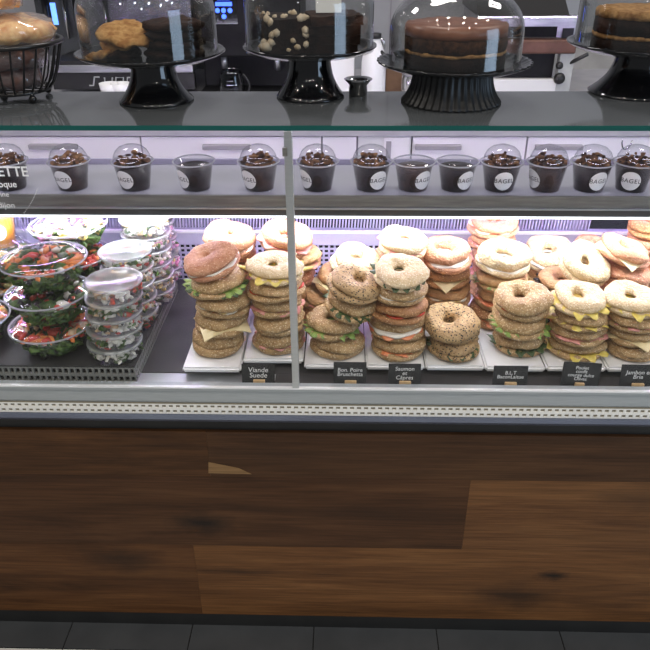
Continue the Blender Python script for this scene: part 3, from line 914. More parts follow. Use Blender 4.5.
drink((xb(8, 1.545, .85), 1.548, SGZ), 'tall translucent lidded cup in the far corner behind the salads', None, r=.043, h=.175, badge=False)

# ------------------------------------------------------------------ dessert cups on the upper shelf
CRUM = [M('granola_brown', srgb(120, 84, 56), srgb(84, 56, 38), scale=60, spec=.12, rough=.6), M('granola_tan', srgb(160, 120, 82), srgb(120, 84, 56), scale=60, spec=.12, rough=.6), M('chocolate_bit', srgb(58, 36, 28), spec=.12, rough=.5)]
CHOC = M('dark_chocolate_mousse', srgb(26, 18, 18), srgb(44, 30, 29), scale=60, spec=.12, rough=.45)
COMP = M('chocolate_mousse_marbled', srgb(34, 24, 22), srgb(74, 54, 46), scale=45, spec=.12, rough=.45)
BADGE = M('round_paper_badge', (.70, .70, .70), rough=.55)
INK = M('badge_ink', (.03, .03, .035), rough=.6)
CR0, CR1, CH = .0285, .0385, .056
def dessert(px, domed, label, seed, badge_deg, has_badge=True, tanmix=0):
    Y = 1.395
    t = thing('dessert_cup', label, 'dessert cup', (X(px, Y, SZ+.03), Y, SZ+.0004), group='dessert cups on the upper shelf')
    rnd = random.Random(seed)
    bm = NB()
    lathe(bm, [(0, 0), (CR0, 0), (CR0+.0006, .002), (CR1, CH-.002), (CR1+.0035, CH-.001), (CR1+.0035, CH+.001)], 48)
    obj('cup_body', bm, PLAST, t, True)
    bm = NB()
    fh = CH-.005 if domed else CH-.010
    rz = lambda z: CR0+(CR1-CR0)*z/CH-.0009
    lathe(bm, [(0, .0015), (rz(.0015), .0015), (rz(fh), fh), (rz(fh)*.6, fh+.002), (0, fh+.001)], 40)
    obj('mousse', bm, CHOC if seed % 3 else COMP, t, True)
    bm = NB()
    tube(bm, [((CR1+.0035)*math.cos(2*math.pi*i/48), (CR1+.0035)*math.sin(2*math.pi*i/48), CH+.001) for i in range(48)], .0016, 6, True)
    obj('lid_rim', bm, PLAST_R, t, True)
    bm = NB()
    if domed:
        lathe(bm, [(CR1+.002, CH+.0015), (CR1-.0005, CH+.003), (CR1-.002, CH+.012), (CR1-.007, CH+.022), (CR1-.015, CH+.029), (CR1-.026, CH+.033), (0, CH+.034)], 44)
    else:
        lathe(bm, [(CR1+.002, CH+.0015), (CR1-.0005, CH+.003), (CR1-.003, CH+.005), (CR1-.006, CH+.004), (0, CH+.004)], 44)
    obj('lid', bm, PLAST, t, True)
    if domed:
        bm = NB()
        for k in range(80):
            a = rnd.uniform(0, 6.28); u = rnd.random()
            r = .033*math.sqrt(u)
            z = CH-.004+rnd.random()*(.019*(1-(r/.036)**2)+.004)
            blob(bm, (r*math.cos(a), r*math.sin(a), z), rnd.uniform(.0030, .0052), seed=k+seed, mi=rnd.choice([0, 0, 1, 2] if not tanmix else [0, 1, 1, 1]), sq=(1.3, .8, .8), amp=.6)
        g = obj('granola', bm, CRUM, t, False); stuff(g)
    if has_badge:
        # a round paper badge bent to the cup's wall
        def bend(x, z, off):
            rr = CR0+(CR1-CR0)*z/CH+off
            a = math.radians(badge_deg)+x/rr - math.pi/2
            return Vector((rr*math.cos(a), rr*math.sin(a), z))
        bm = NB()
        R, zc = .0195, .0265
        for off, flip in ((.0006, 1),):
            c = bm.verts.new(bend(0, zc, off)); prev = [c]*32
            for rr in (.35, .7, 1.0):
                ring = [bm.verts.new(bend(R*rr*math.cos(2*math.pi*i/32), zc+R*rr*math.sin(2*math.pi*i/32), off)) for i in range(32)]
                for i in range(32):
                    j = (i+1) % 32
                    if rr == .35: bm.faces.new((c, ring[i], ring[j]))
                    else: bm.faces.new((prev[i], ring[i], ring[j], prev[j]))
                prev = ring
        bd = obj('badge', bm, BADGE, t, True)
        cu = bpy.data.curves.new('badge_lettering', 'FONT')
        cu.body = 'BAGEL'; cu.size = .0125; cu.align_x = 'CENTER'; cu.align_y = 'CENTER'; cu.offset = .00012; cu.space_character = 1.12
        tmp = bpy.data.objects.new('badge_lettering', cu)
        COL.objects.link(tmp)
        dg = bpy.context.evaluated_depsgraph_get()
        me = bpy.data.meshes.new_from_object(tmp.evaluated_get(dg))
        bpy.data.objects.remove(tmp)
        bm = NB(); bm.from_mesh(me)
        bmesh.ops.triangulate(bm, faces=bm.faces)
        for v in bm.verts: v.co = bend(v.co.x, zc+v.co.y, .0009)
        bpy.data.meshes.remove(me)
        obj('badge_lettering', bm, INK, bd)
    return t
CUPS = [(9, 1, 'domed dessert cup behind the white lettering on the pane', 0, 0), (71, 1, 'domed granola dessert cup beside the pane lettering, pale badge facing front', -14, 1),
        (134, 1, 'domed dark-granola dessert cup, badge turned left, next to the flat-lidded one before the upright', -22, 0),
        (195, 0, 'flat-lidded dessert cup before the upright, no granola', -45, 0),
        (259, 1, 'domed dessert cup just before the upright, badge at its left edge', -38, 0),
        (317.5, 1, 'domed dessert cup just past the upright, badge mostly turned away', -52, 0),
        (371, 1, 'domed dessert cup with badge turned right, before the two flat-lidded cups', 28, 0),
        (413.5, 0, 'flat-lidded dessert cup next to the domed one, badge turned right', 34, 0),
        (456.5, 0, 'flat-lidded dessert cup with badge turned right, second of the flat pair', 30, 0),
        (500.5, 1, 'domed dessert cup with BAGEL badge straight ahead, right after the flat pair', 2, 0),
        (546.5, 1, 'domed dessert cup with badge barely showing at its left, below the hanging hook', -68, 0),
        (590.5, 1, 'domed dessert cup with badge slightly right, third from the frame edge end', 14, 0),
        (633, 1, 'domed dessert cup with badge turned left, at the end of the shelf row', -26, 0)]
for i, (px, dm, lab, bdeg, tan) in enumerate(CUPS):
    dessert(px, dm, lab, i+2, bdeg, i > 0, tan)

# ------------------------------------------------------------------ counter top: cake stands under domes
CT = 1.216
def flare(bm, r0, r1, h, ribs=0, seg=64):
    prof = []
    for i in range(15):
        u = i/14
        prof.append((r1+(r0-r1)*(1-u)**2.5, .003+u*(h-.003)))
    prof = [(0, 0), (r0*.98, 0), (r0, .0015)] + prof + [(0, h)]
    fn = (lambda a, r, z: 1+.022*math.cos(ribs*a)) if ribs else None
    lathe(bm, prof, seg if not ribs else ribs*6, rfun=fn)
def cake_stand(px, pyfront, rplate, rfoot, rneck, hpl, label, ribs=0):
    p = atZ(px, pyfront, CT)
    t = thing('cake_stand', label, 'cake stand', (X(px, p.y+rfoot, CT), p.y+rfoot, CT), group='black cake stands on the counter')
    bm = NB(); flare(bm, rfoot, rneck, hpl, ribs)
    obj('foot', bm, BLK if not ribs else BLK_M, t, True)
    bm = NB()
    fn = (lambda a, r, z: 1+(.014*math.cos(ribs*a) if r > rplate*.8 else 0)) if ribs else None
    lathe(bm, [(0, hpl-.001), (rplate*.55, hpl), (rplate*.80, hpl+.002), (rplate*.96, hpl+.010), (rplate, hpl+.013), (rplate*1.0, hpl+.0155), (rplate*.97, hpl+.0145), (rplate*.86, hpl+.0075), (rplate*.80, hpl+.006), (0, hpl+.0055)], 64 if not ribs else ribs*6, rfun=fn)
    obj('plate', bm, BLK, t, True)
    return t, hpl+.0055
def dome(stand, zt, r, h, label):
    lc = stand.location
    t = thing('glass_dome', label, 'glass dome', (lc.x, lc.y, lc.z+zt+.0006), group='glass domes on the cake stands')
    bm = NB()
    cr = r*.62
    prof = [(r+.001, 0), (r, .004), (r, h-cr*.9)]
    for i in range(1, 13):
        a = math.pi/2*i/12
        prof.append((r-cr*.95+cr*.95*math.cos(a) if i < 12 else r-cr*.95, h-cr*.9+cr*.9*math.sin(a)))
    prof += [(.012, h+.002), (0, h+.0025)]
    inner = [(max(0, a-.0028), b-(.0 if b < .003 else .0026 if a < r*.8 else .001)) for a, b in prof[::-1]]
    lathe(bm, prof+inner, 64)
    obj('cover', bm, DOMEG, t, True)
    bm = NB()
    lathe(bm, [(0, h+.002), (.009, h+.002), (.008, h+.008), (.016, h+.015), (.019, h+.022), (.015, h+.030), (0, h+.033)], 32)
    obj('knob', bm, DOMEG, t, True)
    return t
CK = [M('oat_cookie', srgb(196, 154, 98), srgb(150, 104, 58), scale=70, spec=.12, rough=.8, bump=.6, bscale=160),
      M('chocolate_cookie', srgb(58, 36, 26), srgb(30, 19, 15), scale=60, spec=.12, rough=.7, bump=.6, bscale=160),
      M('dark_crumb', srgb(38, 24, 19), srgb(18, 12, 10), scale=70, spec=.12, rough=.7, bump=.5, bscale=200),
      M('tan_crumble', srgb(176, 138, 92), srgb(130, 92, 56), scale=90, spec=.12, rough=.8, bump=.6, bscale=200),
      M('milk_chocolate_icing', srgb(140, 92, 70), srgb(118, 74, 56), scale=30, rough=.35),
      M('sponge_layer', srgb(76, 50, 34), srgb(44, 28, 20), scale=120, spec=.12, rough=.9, bump=.5, bscale=300),
      M('marshmallow', srgb(214, 200, 178), srgb(188, 168, 140), scale=50, spec=.12, rough=.7)]
def cookie(stand, zt, dx, dy, dz, r, h, mi, label, rot=(0, 0, 0), seed=0, group=None):
    lc = stand.location
    bm = NB()
    lathe(bm, [(0, 0), (r*.9, 0), (r, h*.35), (r*.97, h*.7), (r*.8, h*.95), (r*.4, h*1.05), (0, h*1.0)], 36)
    wob(bm, h*.45, 45, seed+1)
    wob(bm, h*.3, 110, seed+2)
    o = obj('cookie', bm, CK[mi], None, True)
    o.location = (lc.x+dx, lc.y+dy, lc.z+zt+dz+.001)
    o.rotation_euler = rot
    tag(o, label, 'cookie', group)
    return o
def cake_block(name, stand, zt, dx, dy, dz, sx, sy, layers, label, cat, rz=0, seed=0, group=None):
    lc = stand.location
    t = thing(name, label, cat, (lc.x+dx, lc.y+dy, lc.z+zt+dz+.001), (0, 0, rz), group)
    z = 0
    for nm, h, mi in layers:
        bm = NB(); box(bm, -sx/2, sx/2, -sy/2, sy/2, z, z+h)
        bmesh.ops.subdivide_edges(bm, edges=bm.edges, cuts=6, use_grid_fill=True)
        wob(bm, .0022, 90, seed+z*40)
        obj(nm, bm, CK[mi], t, False)
        z += h-.0005
    return t
def cake_round(stand, zt, r, layers, label, seed, a0=0.0, a1=2*math.pi, dx=0, dy=0):
    lc = stand.location
    t = thing('layer_cake', label, 'cake', (lc.x+dx, lc.y+dy, lc.z+zt+.001))
    z = 0
    for nm, h, mi in layers:
        bm = NB(); lathe(bm, [(0, z), (r*.5, z), (r, z), (r, z+h*.5), (r*.99, z+h), (r*.5, z+h), (0, z+h)], 72)
        wob(bm, .0020, 80, seed+z*30)
        obj(nm, bm, CK[mi], t, True)
        z += h-.0005
    return t

# stand 1: cookies
s1, z1 = cake_stand(157, 109, .1290, .0660, .038, .070, 'glossy black cake stand bearing oat and chocolate cookies')
dome(s1, z1, .1165, .135, 'clear glass dome over the oat and chocolate cookies')
for i in range(2):
    cookie(s1, z1, -.052, -.005+.004*i, .013*i, .034, .012, 0 if i else 1, ['chocolate cookie under the oat cookies on the first full cake stand', 'round oat cookie lying low in the oat cookie pile'][i], seed=i)
cookie(s1, z1, -.078, -.022, .002, .026, .011, 0, 'oat cookie leaning on the dome wall, nearest the bread basket', rot=(0, math.radians(-18), 0), seed=4)
cookie(s1, z1, -.036, -.010, .031, .047, .014, 0, 'large oat cookie tilted on top of the oat cookie pile', rot=(math.radians(16), math.radians(9), 0), seed=5)
for i in range(4):
    cookie(s1, z1, .043+.002*(i % 2), .000-.003*(i % 2), .0150*i, .052, .0135, 2 if i < 3 else 1, f'big dark chocolate cookie, {ORD[i] if i < 3 else "topmost"} of the dark cookie stack', seed=9+i, group='dark chocolate cookies')
# stand 2: rocky road and brownies
s2, z2 = cake_stand(310.5, 104, .1185, .0620, .037, .074, 'glossy black cake stand bearing marshmallow slab and brownies, white tag on top')
dome(s2, z2, .1125, .135, 'clear glass dome over the marshmallow slab and the brownie stack')
rr = cake_block('rocky_road', s2, z2, -.045, .005, 0, .085, .10, [('chocolate_slab', .055, 2)], 'dark chocolate slab studded with pale marshmallows under the second dome', 'cake', rz=.1, seed=3)
rnd = random.Random(5)
bm = NB()
for k in range(26):
    f_ = rnd.random()
    if f_ < .55: c = (rnd.uniform(-.042, .04), -.051, rnd.uniform(.006, .052))
    else: c = (rnd.uniform(-.04, .04), rnd.uniform(-.05, .04), .056)
    blob(bm, c, rnd.uniform(.004, .0075), seed=k, amp=.5)
blob(bm, (-.034, -.05, .013), .012, seed=77, amp=.4, sq=(1, .8, 1.2))
obj('marshmallows', bm, CK[6], rr, True)
for i in range(4):
    cake_block('brownie', s2, z2, .040+.002*(i % 2), .0, .0150*i, .088, .088, [('crumb', .0148, 2 if i != 3 else 1)], f'square dark brownie, {ORD[i] if i < 3 else "topmost"} of the stack under the tagged dome', 'brownie', rz=.06*i, seed=i+20, group='brownies in the stack')
lc = s2.location
tg = bbox('paper_tag', -.022, .022, -.001, .001, 0, .028, WHITE_B)
tg.location = (lc.x+.034, lc.y-.010, lc.z+z2+.0625); tg.rotation_euler = (math.radians(-14), 0, math.radians(4))
tag(tg, 'small blank white tag standing on the brownie stack under the dome', 'tag')
# stand 3: iced layer cake, ribbed stand
s3, z3 = cake_stand(450.5, 113, .1310, .0860, .068, .055, 'ribbed black cake stand bearing the iced chocolate layer cake', ribs=40)
dome(s3, z3, .1125, .118, 'clear knobbed glass dome over the iced chocolate layer cake')
cake_round(s3, z3, .086, [('sponge', .024, 2), ('cream_layer', .006, 3), ('sponge', .022, 5), ('icing', .017, 4)], 'round chocolate layer cake with milk-chocolate icing under the knobbed dome', 6)
# stand 4: crumble cake
s4, z4 = cake_stand(632, 102, .1300, .079, .040, .073, 'glossy black cake stand bearing the crumble-topped dark cake, cut by the frame')
dome(s4, z4, .1170, .135, 'clear glass dome over the crumble-topped dark cake')
cake_round(s4, z4, .088, [('sponge', .020, 2), ('cream_layer', .007, 3), ('sponge', .026, 2), ('crumble', .012, 3)], 'dark two-layer cake with tan crumble topping under the last dome', 8)

# wire basket with pies at the far left
p = atZ(12, 106, CT)
bk = thing('wire_basket', 'black wire fruit basket on ball feet at the counter end, holding golden pies', 'basket', (X(17, p.y+.055, CT), p.y+.06, CT))
bm = NB()
def ringpts(r, z, n=48): return [(r*math.cos(2*math.pi*i/n), r*math.sin(2*math.pi*i/n), z) for i in range(n)]
tube(bm, ringpts(.094, .098), .0042, 8, True)
obj('rim_ring', bm, BLK_W, bk, True)
bm = NB(); tube(bm, ringpts(.060, .018), .0035, 8, True); obj('base_ring', bm, BLK_W, bk, True)
for i in range(26):
    a = 2*math.pi*i/26
    bm = NB()
    tube(bm, [((.060+(.033)*u**.62)*math.cos(a+.10*u), (.060+(.033)*u**.62)*math.sin(a+.10*u), .018+.080*u) for u in [k/8 for k in range(9)]], .0018, 6)
    obj('wire', bm, BLK_W, bk, True)
for i in range(4):
    a = math.radians(-42+90*i)
    bm = NB(); blob(bm, (.060*math.cos(a), .060*math.sin(a), .0072), .0070, sq=(1, 1, 1), amp=0, sub=2); blob(bm, (.060*math.cos(a), .060*math.sin(a), .014), .0045, sq=(1, 1, 1.3), amp=0, sub=1, rot=Matrix.Identity(3))
    obj('foot', bm, BLK_W, bk, True)
bm = NB(); 
for i in range(-2, 3): tube(bm, [(-.055, i*.02, .018), (.055, i*.02, .018)], .0016, 6)
obj('base_grid', bm, BLK_W, bk, True)
PIE = M('golden_pie_crust', srgb(244, 204, 140), srgb(206, 136, 66), scale=55, rough=.5, bump=.9, bscale=70, detail=9)
PIEW = M('brown_pie_wrapper', srgb(150, 110, 96), srgb(92, 64, 56), scale=22, rough=.4, stretch=(1, 1, 2))
lc = bk.location
def pie(dx, dy, dz, r, h, label, rot=(0, 0, 0), seed=0, bag=True, mat=PIE):
    t = thing('wrapped_pie', label, 'pie', (lc.x+dx, lc.y+dy, lc.z+dz), rot, group='wrapped pies in the wire basket')
    bm = NB()
    lathe(bm, [(0, 0), (r*.86, 0), (r*.97, h*.3), (r, h*.6), (r*.94, h*.85), (r*.7, h), (r*.3, h*1.05), (0, h*1.06)], 48)
    wob(bm, .009, 32, seed, zs=1.0)
    wob(bm, .004, 75, seed+5)
    obj('crust', bm, mat, t, True)
    if bag:
        bm = NB()
        lathe(bm, [(0, -.002), (r*.98, -.002), (r*1.06, h*.5), (r*.98, h*1.05), (r*.5, h*1.25), (0, h*1.28)], 48)
        wob(bm, .006, 55, seed+3)
        obj('cellophane', bm, BAGP, t, True)
pie(0, 0, .023, .046, .030, 'wrapped pie at the bottom of the wire basket', seed=1, mat=PIEW)
pie(.002, .0, .060, .062, .028, 'wrapped pie halfway up inside the wire basket', seed=2, mat=PIEW)
pie(.0, .0, .104, .083, .030, 'golden pie level with the basket rim', (0, math.radians(4), 0), 3)
pie(-.028, .005, .150, .066, .028, 'golden wrapped pie on top of the heap in the basket', (0, math.radians(-6), 0), 4)

# ------------------------------------------------------------------ staff side: back counter and machines
CZ = .900
CY0, CY1 = 2.35, 3.39
bc = thing('back_counter', 'long lilac-white back counter with drawers seen through the display case', 'counter', (0, CY0, 0))
def pb(name, x0, x1, y0, y1, z0, z1, mat, par, bev=0.0):
    """box given in world coordinates, as a part of par"""
    L0 = par.location if par.parent is None else par.parent.location
    return bbox(name, x0-L0.x, x1-L0.x, y0-L0.y, y1-L0.y, z0-L0.z, z1-L0.z, mat, par, bev)
pb('worktop', -2.4, 2.2, CY0, CY1, CZ-.032, CZ, M('grey_worktop', (.40, .39, .42), (.46, .45, .47), scale=10, rough=.25), bc, .002)
pb('carcass', -2.4, 2.2, CY0+.035, CY1, .10, CZ-.033, SEAMM, bc)
pb('plinth', -2.4, 2.2, CY0+.08, CY1, .0, .10, BLK_M, bc)
xs = [X(px, CY0+.02, .8) for px in (-330, -60, 143, 322, 357, 411, 525, 720, 900)]
zs = [CZ-.035, .777, .45, .11]
def cpx(px): return X(px, CY0+.015, .835)
hand = {1: (30, 78), 2: (203, 250), 5: (415, 461), 6: (535, 582)}
for i in range(len(xs)-1):
    if i == 4:
        dr = pb('door', xs[i]+.003, xs[i+1]-.003, CY0+.015, CY0+.034, .11, CZ-.036, WHITE_P, bc)
        L0 = bc.location
        bbox('door_panel', cpx(384)-L0.x, cpx(411)-.006-L0.x, .008, .0148, .70, .862, CABM, dr)
        bbox('door_handle', cpx(386)-L0.x, cpx(391)-L0.x, .000, .008, .72, .85, HANDM, dr)
        continue
    for k in range(3):
        d = pb('drawer', xs[i]+.003, xs[i+1]-.003, CY0+.015, CY0+.034, zs[k+1]+.003, zs[k]-.003, CABM, bc)
        if i in hand:
            a, b = hand[i]
            bbox('handle', cpx(a)-bc.location.x, cpx(b)-bc.location.x, -.004, .0148, zs[k]-.042, zs[k]-.026, HANDM, d, .002)
# hook hanging at right
hk = NB()
h0 = atY(628, 141, 2.33)
tube(hk, [(h0.x+.016*math.cos(a), 2.338, h0.z+.03*math.sin(a)) for a in [math.pi*k/12 for k in range(12, 25)]], .0026, 6)
o = obj('wire_loop', hk, STEEL_P, None, True); tag(o, 'thin metal wire loop hanging from the back counter edge', 'hook')

def rect(pxl, pxr, pyt, pyb, Y):
    a = atY((pxl+pxr)/2, pyb, Y); b = atY((pxl+pxr)/2, pyt, Y)
    return X(pxl, Y, a.z), X(pxr, Y, a.z), a.z, b.z
# espresso machine, far left
em_y = 2.86
em = thing('espresso_machine', 'steel espresso machine with black badge bar, behind the cookie stand', 'coffee machine', (X(110, em_y, 1.0), em_y, CZ))
x0, x1, z0, z1 = rect(55, 196, 72, 89, em_y)
pb('badge_bar', x0, x1, em_y-.01, em_y+.02, z0, z1-.002, BLK_M, em, .002)
bm = NB()
def stroke(*pts):
    w = []
    for px, py in pts:
        q = atY(px, py, em_y-.0105)
        w.append((q.x-em.location.x, -.0108, q.z-CZ))
    tube(bm, w, .0032, 6)
stroke((89.5, 85.5), (93.5, 85.5), (94.5, 77), (99.5, 77))
stroke((104.5, 77.5), (105, 82), (111.5, 82)); stroke((112.5, 77.5), (111.5, 86), (105, 86))
stroke((115.5, 86), (116, 77.5), (123.5, 77.5), (123, 86))
stroke((135, 77.5), (127.5, 77.5), (127, 85.7), (134.5, 85.7))
obj('badge_lettering', bm, SILVER_T, em)
pb('drip_bar', x0, x1, em_y-.02, em_y+.05, z1, z1+.028, STEEL, em, .004)
pb('drip_tray', x0+.01, x1, em_y-.01, em_y+.34, z1+.028, z1+.043, BLK_M, em)
xa, xb_, za, zb = rect(40, 194, -45, 60, em_y+.15)
pb('rear_body', xa, xb_, em_y+.20, em_y+.45, CZ+.11, zb, STEEL_D, em, .006)
pb('top_hood', xa-.01, xb_, em_y+.02, em_y+.45, zb-.10, zb, STEEL_D, em, .01)
for px in (86, 140):
    c = atY(px, 20, em_y+.12)
    bm = NB(); lathe(bm, [(0, 0), (.030, 0), (.036, .008), (.036, .05), (0, .05)], 28, c.x-em.location.x, .12, zb-.15-em.location.z)
    obj('group_head', bm, STEEL_P, em, True)
q0, q1, qz0, qz1 = rect(53, 58, 3, 25, em_y+.19)
pb('blue_gauge_light', q0, q1, em_y+.195, em_y+.2, qz0, qz1, emit('blue_gauge', (.15, .35, 1.0), 1.6), em)
for k, px in enumerate((47, 66, 78, 106)):
    c = atY(px, 20, em_y+.18)
    bm = NB(); tube(bm, [(c.x-em.location.x, .18, qz1+.02-em.location.z), (c.x-em.location.x, .18, qz0-.05-em.location.z)], .006 if k % 2 else .012, 8)
    obj('steam_pipe', bm, STEEL_P if k % 2 else BLK_M, em, True)
bm = NB(); bm2 = NB()
for k, px in enumerate((110, 121)):
    c = atY(px, 90, em_y-.10)
    cu_ = thing('white_cup', ['small white cup upside down before the badge bar, beside the stand foot', 'small white cup behind the foot of the cookie stand'][k], 'cup', (c.x, em_y-.10, CZ), group='white cups by the espresso machine')
    b_ = NB(); lathe(b_, [(0, .0), (.028, 0), (.034, .03), (.038, .06), (.036, .06), (.031, .03), (.026, .003), (0, .003)], 28)
    obj('cup_body', b_, WHITE_B, cu_, True)
    b_ = NB(); tube(b_, [(.034+.014*math.sin(math.pi*u), 0, .015+.032*u) for u in [j/8 for j in range(9)]], .003, 6)
    obj('cup_handle', b_, WHITE_B, cu_, True)
bm.free(); bm2.free()

# black grinder / brewer with blue touch panel
gy = 2.80
x0, x1, z0, z1 = rect(200, 302, -60, 90, gy)
gr = thing('coffee_brewer', 'tall black coffee brewer with a blue lit touch panel between two domes', 'coffee machine', ((x0+x1)/2, gy, CZ))
pb('tower', x0, x1, gy+.12, gy+.40, CZ, z1, BLK_X, gr, .008)
pb('brew_head', x0, x1, gy, gy+.12, 1.045, z1, BLK_X, gr, .008)
pb('base', x0, x1, gy-.02, gy+.12, CZ, CZ+.02, BLK_X, gr, .004)
BLUE = emit('blue_touch_light', (.05, .13, 1.0), 2.2)
pn = rect(212, 238, -6, 24, gy-.001)
pnl = pb('touch_panel', pn[0], pn[1], gy-.003, gy-.0005, pn[2], pn[3], BLK, gr)
bm = NB()
r_ = rect(215.5, 232, 2, 6, gy-.004)
L0 = gr.location
box(bm, r_[0]-L0.x, r_[1]-L0.x, -.0050, -.0035, r_[2]-L0.z, r_[3]-L0.z)
for px, py in ((217.5, 10.5), (223.5, 10.5), (230, 10.5), (224, 16.5)):
    c = atY(px, py, gy-.004)
    rings = lathe(bm, [(0, 0), (.0085, 0), (.0085, .0015), (0, .0015)], 16)
    vs = [v for rg in rings for v in rg]
    for v in vs: v.co = Vector((c.x-L0.x+v.co.x, -.005+v.co.z, c.z-L0.z+v.co.y))
r_ = rect(217, 230, -4, 0, gy-.004)
box(bm, r_[0]-L0.x, r_[1]-L0.x, -.0050, -.0035, r_[2]-L0.z, r_[3]-L0.z)
obj('blue_icons', bm, BLUE, pnl)
for px in (222, 276):
    c = atY(px, 30, gy+.05)
    bm = NB(); tube(bm, [(c.x-L0.x, .05, 1.05-L0.z), (c.x-L0.x, .05, .99-L0.z)], .012, 10); obj('spout', bm, STEEL, gr, True)
jy = gy-.08
c = atY(232, 88, jy)
jr = thing('glass_jug', 'dark glass jug standing below the blue touch panel', 'jug', (c.x, jy, CZ))
bm = NB(); lathe(bm, [(0, 0), (.042, 0), (.047, .004), (.048, .07), (.040, .10), (.036, .115), (.034, .115), (.038, .10), (.045, .07), (.044, .006), (0, .005)], 32)
obj('jug_body', bm, clear('smoky_glass', (.35, .38, .45), refl=.7, base=.06), jr, True)
bm = NB(); lathe(bm, [(0, .006), (.043, .006), (.0445, .06), (0, .06)], 32)
obj('coffee', bm, M('black_coffee', (.01, .008, .012), rough=.1), jr, True)
bm = NB(); tube(bm, [(.046+.022*math.sin(math.pi*u), -.01, .02+.08*u) for u in [j/8 for j in range(9)]], .004, 6)
obj('jug_handle', bm, BLK_M, jr, True)

# white boxes / milk jug / steel pitcher
by = 2.74
x0, x1, z0, z1 = rect(323, 354, 38, 92, by+.05)
o = bbox('white_carton', -(x1-x0)/2, (x1-x0)/2, -.04, .04, 0, z1-CZ, WHITE_B, None, .003); o.location = ((x0+x1)/2, by+.09, CZ)
tag(o, 'plain white carton standing behind the brownie stand', 'carton')
x0, x1, z0, z1 = rect(361, 385, 38, 92, by)
mj = thing('milk_jug', 'white round-shouldered jug with a black lever cap behind the ribbed stand', 'jug', ((x0+x1)/2, by, CZ))
h = z1-CZ; r = (x1-x0)/2
bm = NB(); lathe(bm, [(0, 0), (r*.96, 0), (r, .004), (r, h*.62), (r*.9, h*.75), (r*.62, h*.9), (r*.5, h*.95), (r*.5, h), (0, h)], 36)
obj('jug_body', bm, WHITE_B, mj, True)
bm = NB(); lathe(bm, [(0, h), (r*.56, h), (r*.56, h+.016), (0, h+.018)], 28); obj('cap', bm, BLK_M, mj, True)
bm = NB(); tube(bm, [(r*.5, -.02, h*.80), (r*1.05, -.03, h*.70), (r*1.15, -.03, h*.55)], .009, 8); obj('lever', bm, BLK_M, mj, True)
# small steel pitcher on the counter's back edge
p = atZ(358, 93, CT)
py_ = 1.345
sp_ = thing('steel_pitcher', 'small polished steel tealight holder with a wide rim beside the brownie stand', 'holder', (X(358, py_, CT), py_, CT))
bm = NB(); lathe(bm, [(0, 0), (.016, 0), (.017, .002), (.017, .018), (.024, .025), (.026, .028), (.024, .029), (.015, .022), (.014, .004), (0, .004)], 36)
obj('cup_body', bm, STEEL_P, sp_, True)
bm = NB(); lathe(bm, [(0, .0045), (.0125, .0045), (.0125, .017), (0, .017)], 24); obj('candle', bm, WHITE_B, sp_, True)
# wire hook frame on wall and small jar things
hk = NB()
a = atY(379, 35, 3.0); b = atY(379, 12, 3.0)
tube(hk, [(a.x-.02, 0, a.z-CZ-.10), (a.x-.02, 0, b.z-CZ-.02)] + [(a.x+.0-.02*math.cos(t), 0, b.z-CZ-.02+.02*math.sin(t)) for t in [math.pi*k/8 for k in range(1, 8)]] + [(a.x+.02, 0, b.z-CZ-.02), (a.x+.02, 0, a.z-CZ-.06)], .006, 8)
o = obj('tap', hk, STEEL_P, None, True); o.location = (0, 3.0, CZ+.0); tag(o, 'slim steel swan-neck tap at the back counter, above the white jug', 'tap')
o.location.z = CZ - min(v.co.z for v in o.data.vertices)
jx, jx2, z0, z1 = rect(402, 420, 68, 86, 2.75)
jar = thing('steel_jar', 'small steel jar half hidden behind the ribbed cake stand', 'jar', ((jx+jx2)/2, 2.75, CZ))
bm = NB(); lathe(bm, [(0, 0), (.034, 0), (.034, .075), (.031, .082), (.031, .09), (0, .09)], 28); obj('jar_body', bm, STEEL_P, jar, True)
bm = NB(); lathe(bm, [(0, .09), (.035, .09), (.035, .102), (0, .104)], 28); obj('jar_lid', bm, STEEL, jar, True)
o = bbox('brown_box', -.03, .03, -.03, .03, 0, .13, M('brown_cardboard', srgb(120, 92, 70), srgb(104, 78, 60), scale=20, rough=.8), None, .002)
o.location = (X(394, 2.86, 1.0), 2.86, CZ); tag(o, 'small brown cardboard box beside the white jug behind the ribbed stand', 'box')

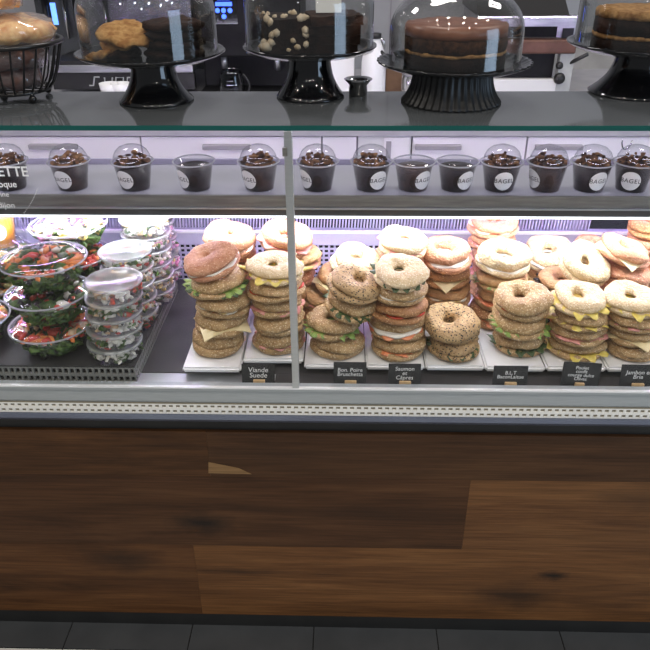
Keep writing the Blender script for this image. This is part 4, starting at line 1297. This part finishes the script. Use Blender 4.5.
# conveyor toaster at right
ty = 2.88
x0, x1, _, _ = rect(476, 572, 15, 88, ty)
to = thing('conveyor_toaster', 'steel conveyor toaster with black slot, brown bar and bright hood edge', 'toaster', ((x0+x1)/2, ty, CZ))
def tr(pxl, pxr, pyt, pyb, Y=ty): return rect(pxl, pxr, pyt, pyb, Y)
a = tr(476, 576, 78, 92); pb('base', a[0], a[1]-.09, ty-.03, ty+.36, CZ, a[3], WHITE_P, to, .003)
a = tr(476, 552, 52, 78); pb('lower_chamber', a[0], a[1], ty+.005, ty+.36, a[2], a[3], BLK_X, to)
a = tr(476, 572, 37, 52); pb('brown_bar', a[0], a[1], ty-.05, ty+.03, a[2], a[3]-.004, BROWNB, to, .008)
a = tr(476, 574, 16, 38); fp = pb('face_panel', a[0], a[1], ty, ty+.36, a[2], a[3], STEEL, to, .003)
a = tr(498, 556, 26.5, 37); pb('slot', a[0], a[1], ty-.002, ty+.01, a[2], a[3], BLK_X, to)
a = tr(476, 574, 14, 17); pb('hood_edge', a[0], a[1], ty-.05, ty-.01, a[2], a[3], STEEL_P, to, .002)
a = tr(476, 566, -8, 14, ty+.0)
bm = NB()
vs = box(bm, a[0]-to.location.x, a[1]-to.location.x, -.05, .36, a[2]-CZ, a[3]-CZ)
for k in (1, 5): vs[k].co.y += .14
obj('hood', bm, M('dark_hood_metal', (.045, .043, .04), rough=.4, metal=.5), to)
a = tr(553, 567, 50, 90); post = pb('side_post', a[0], a[1], ty-.03, ty+.01, CZ, a[3], M('pale_post', (.45, .46, .44), (.38, .39, .38), scale=20, rough=.4), to, .002)
for (px, py, rr) in ((560, 66, .014), (560, 79, .022)):
    c = atY(px, py, ty-.04)
    bm = NB(); rg = lathe(bm, [(0, 0), (rr, 0), (rr*.8, .014), (0, .015)], 24)
    for v in bm.verts: v.co = Vector((c.x-to.location.x+v.co.x, -.03-v.co.z, c.z-CZ+v.co.y))
    obj('knob', bm, BLK_M, to, True)
c = tr(561, 572, 28, 40); pb('dial_plate', c[0], c[1], ty-.006, ty-.0005, c[2], c[3], BLK_M, to)
bm = NB()
p0 = atY(568, 64, ty-.02); p1 = atY(588, 54, ty-.06)
tube(bm, [(p0.x-to.location.x, -.02, p0.z-CZ), (p1.x-to.location.x, -.06, p1.z-CZ)], .007, 8)
obj('lever', bm, BLK_M, to, True)
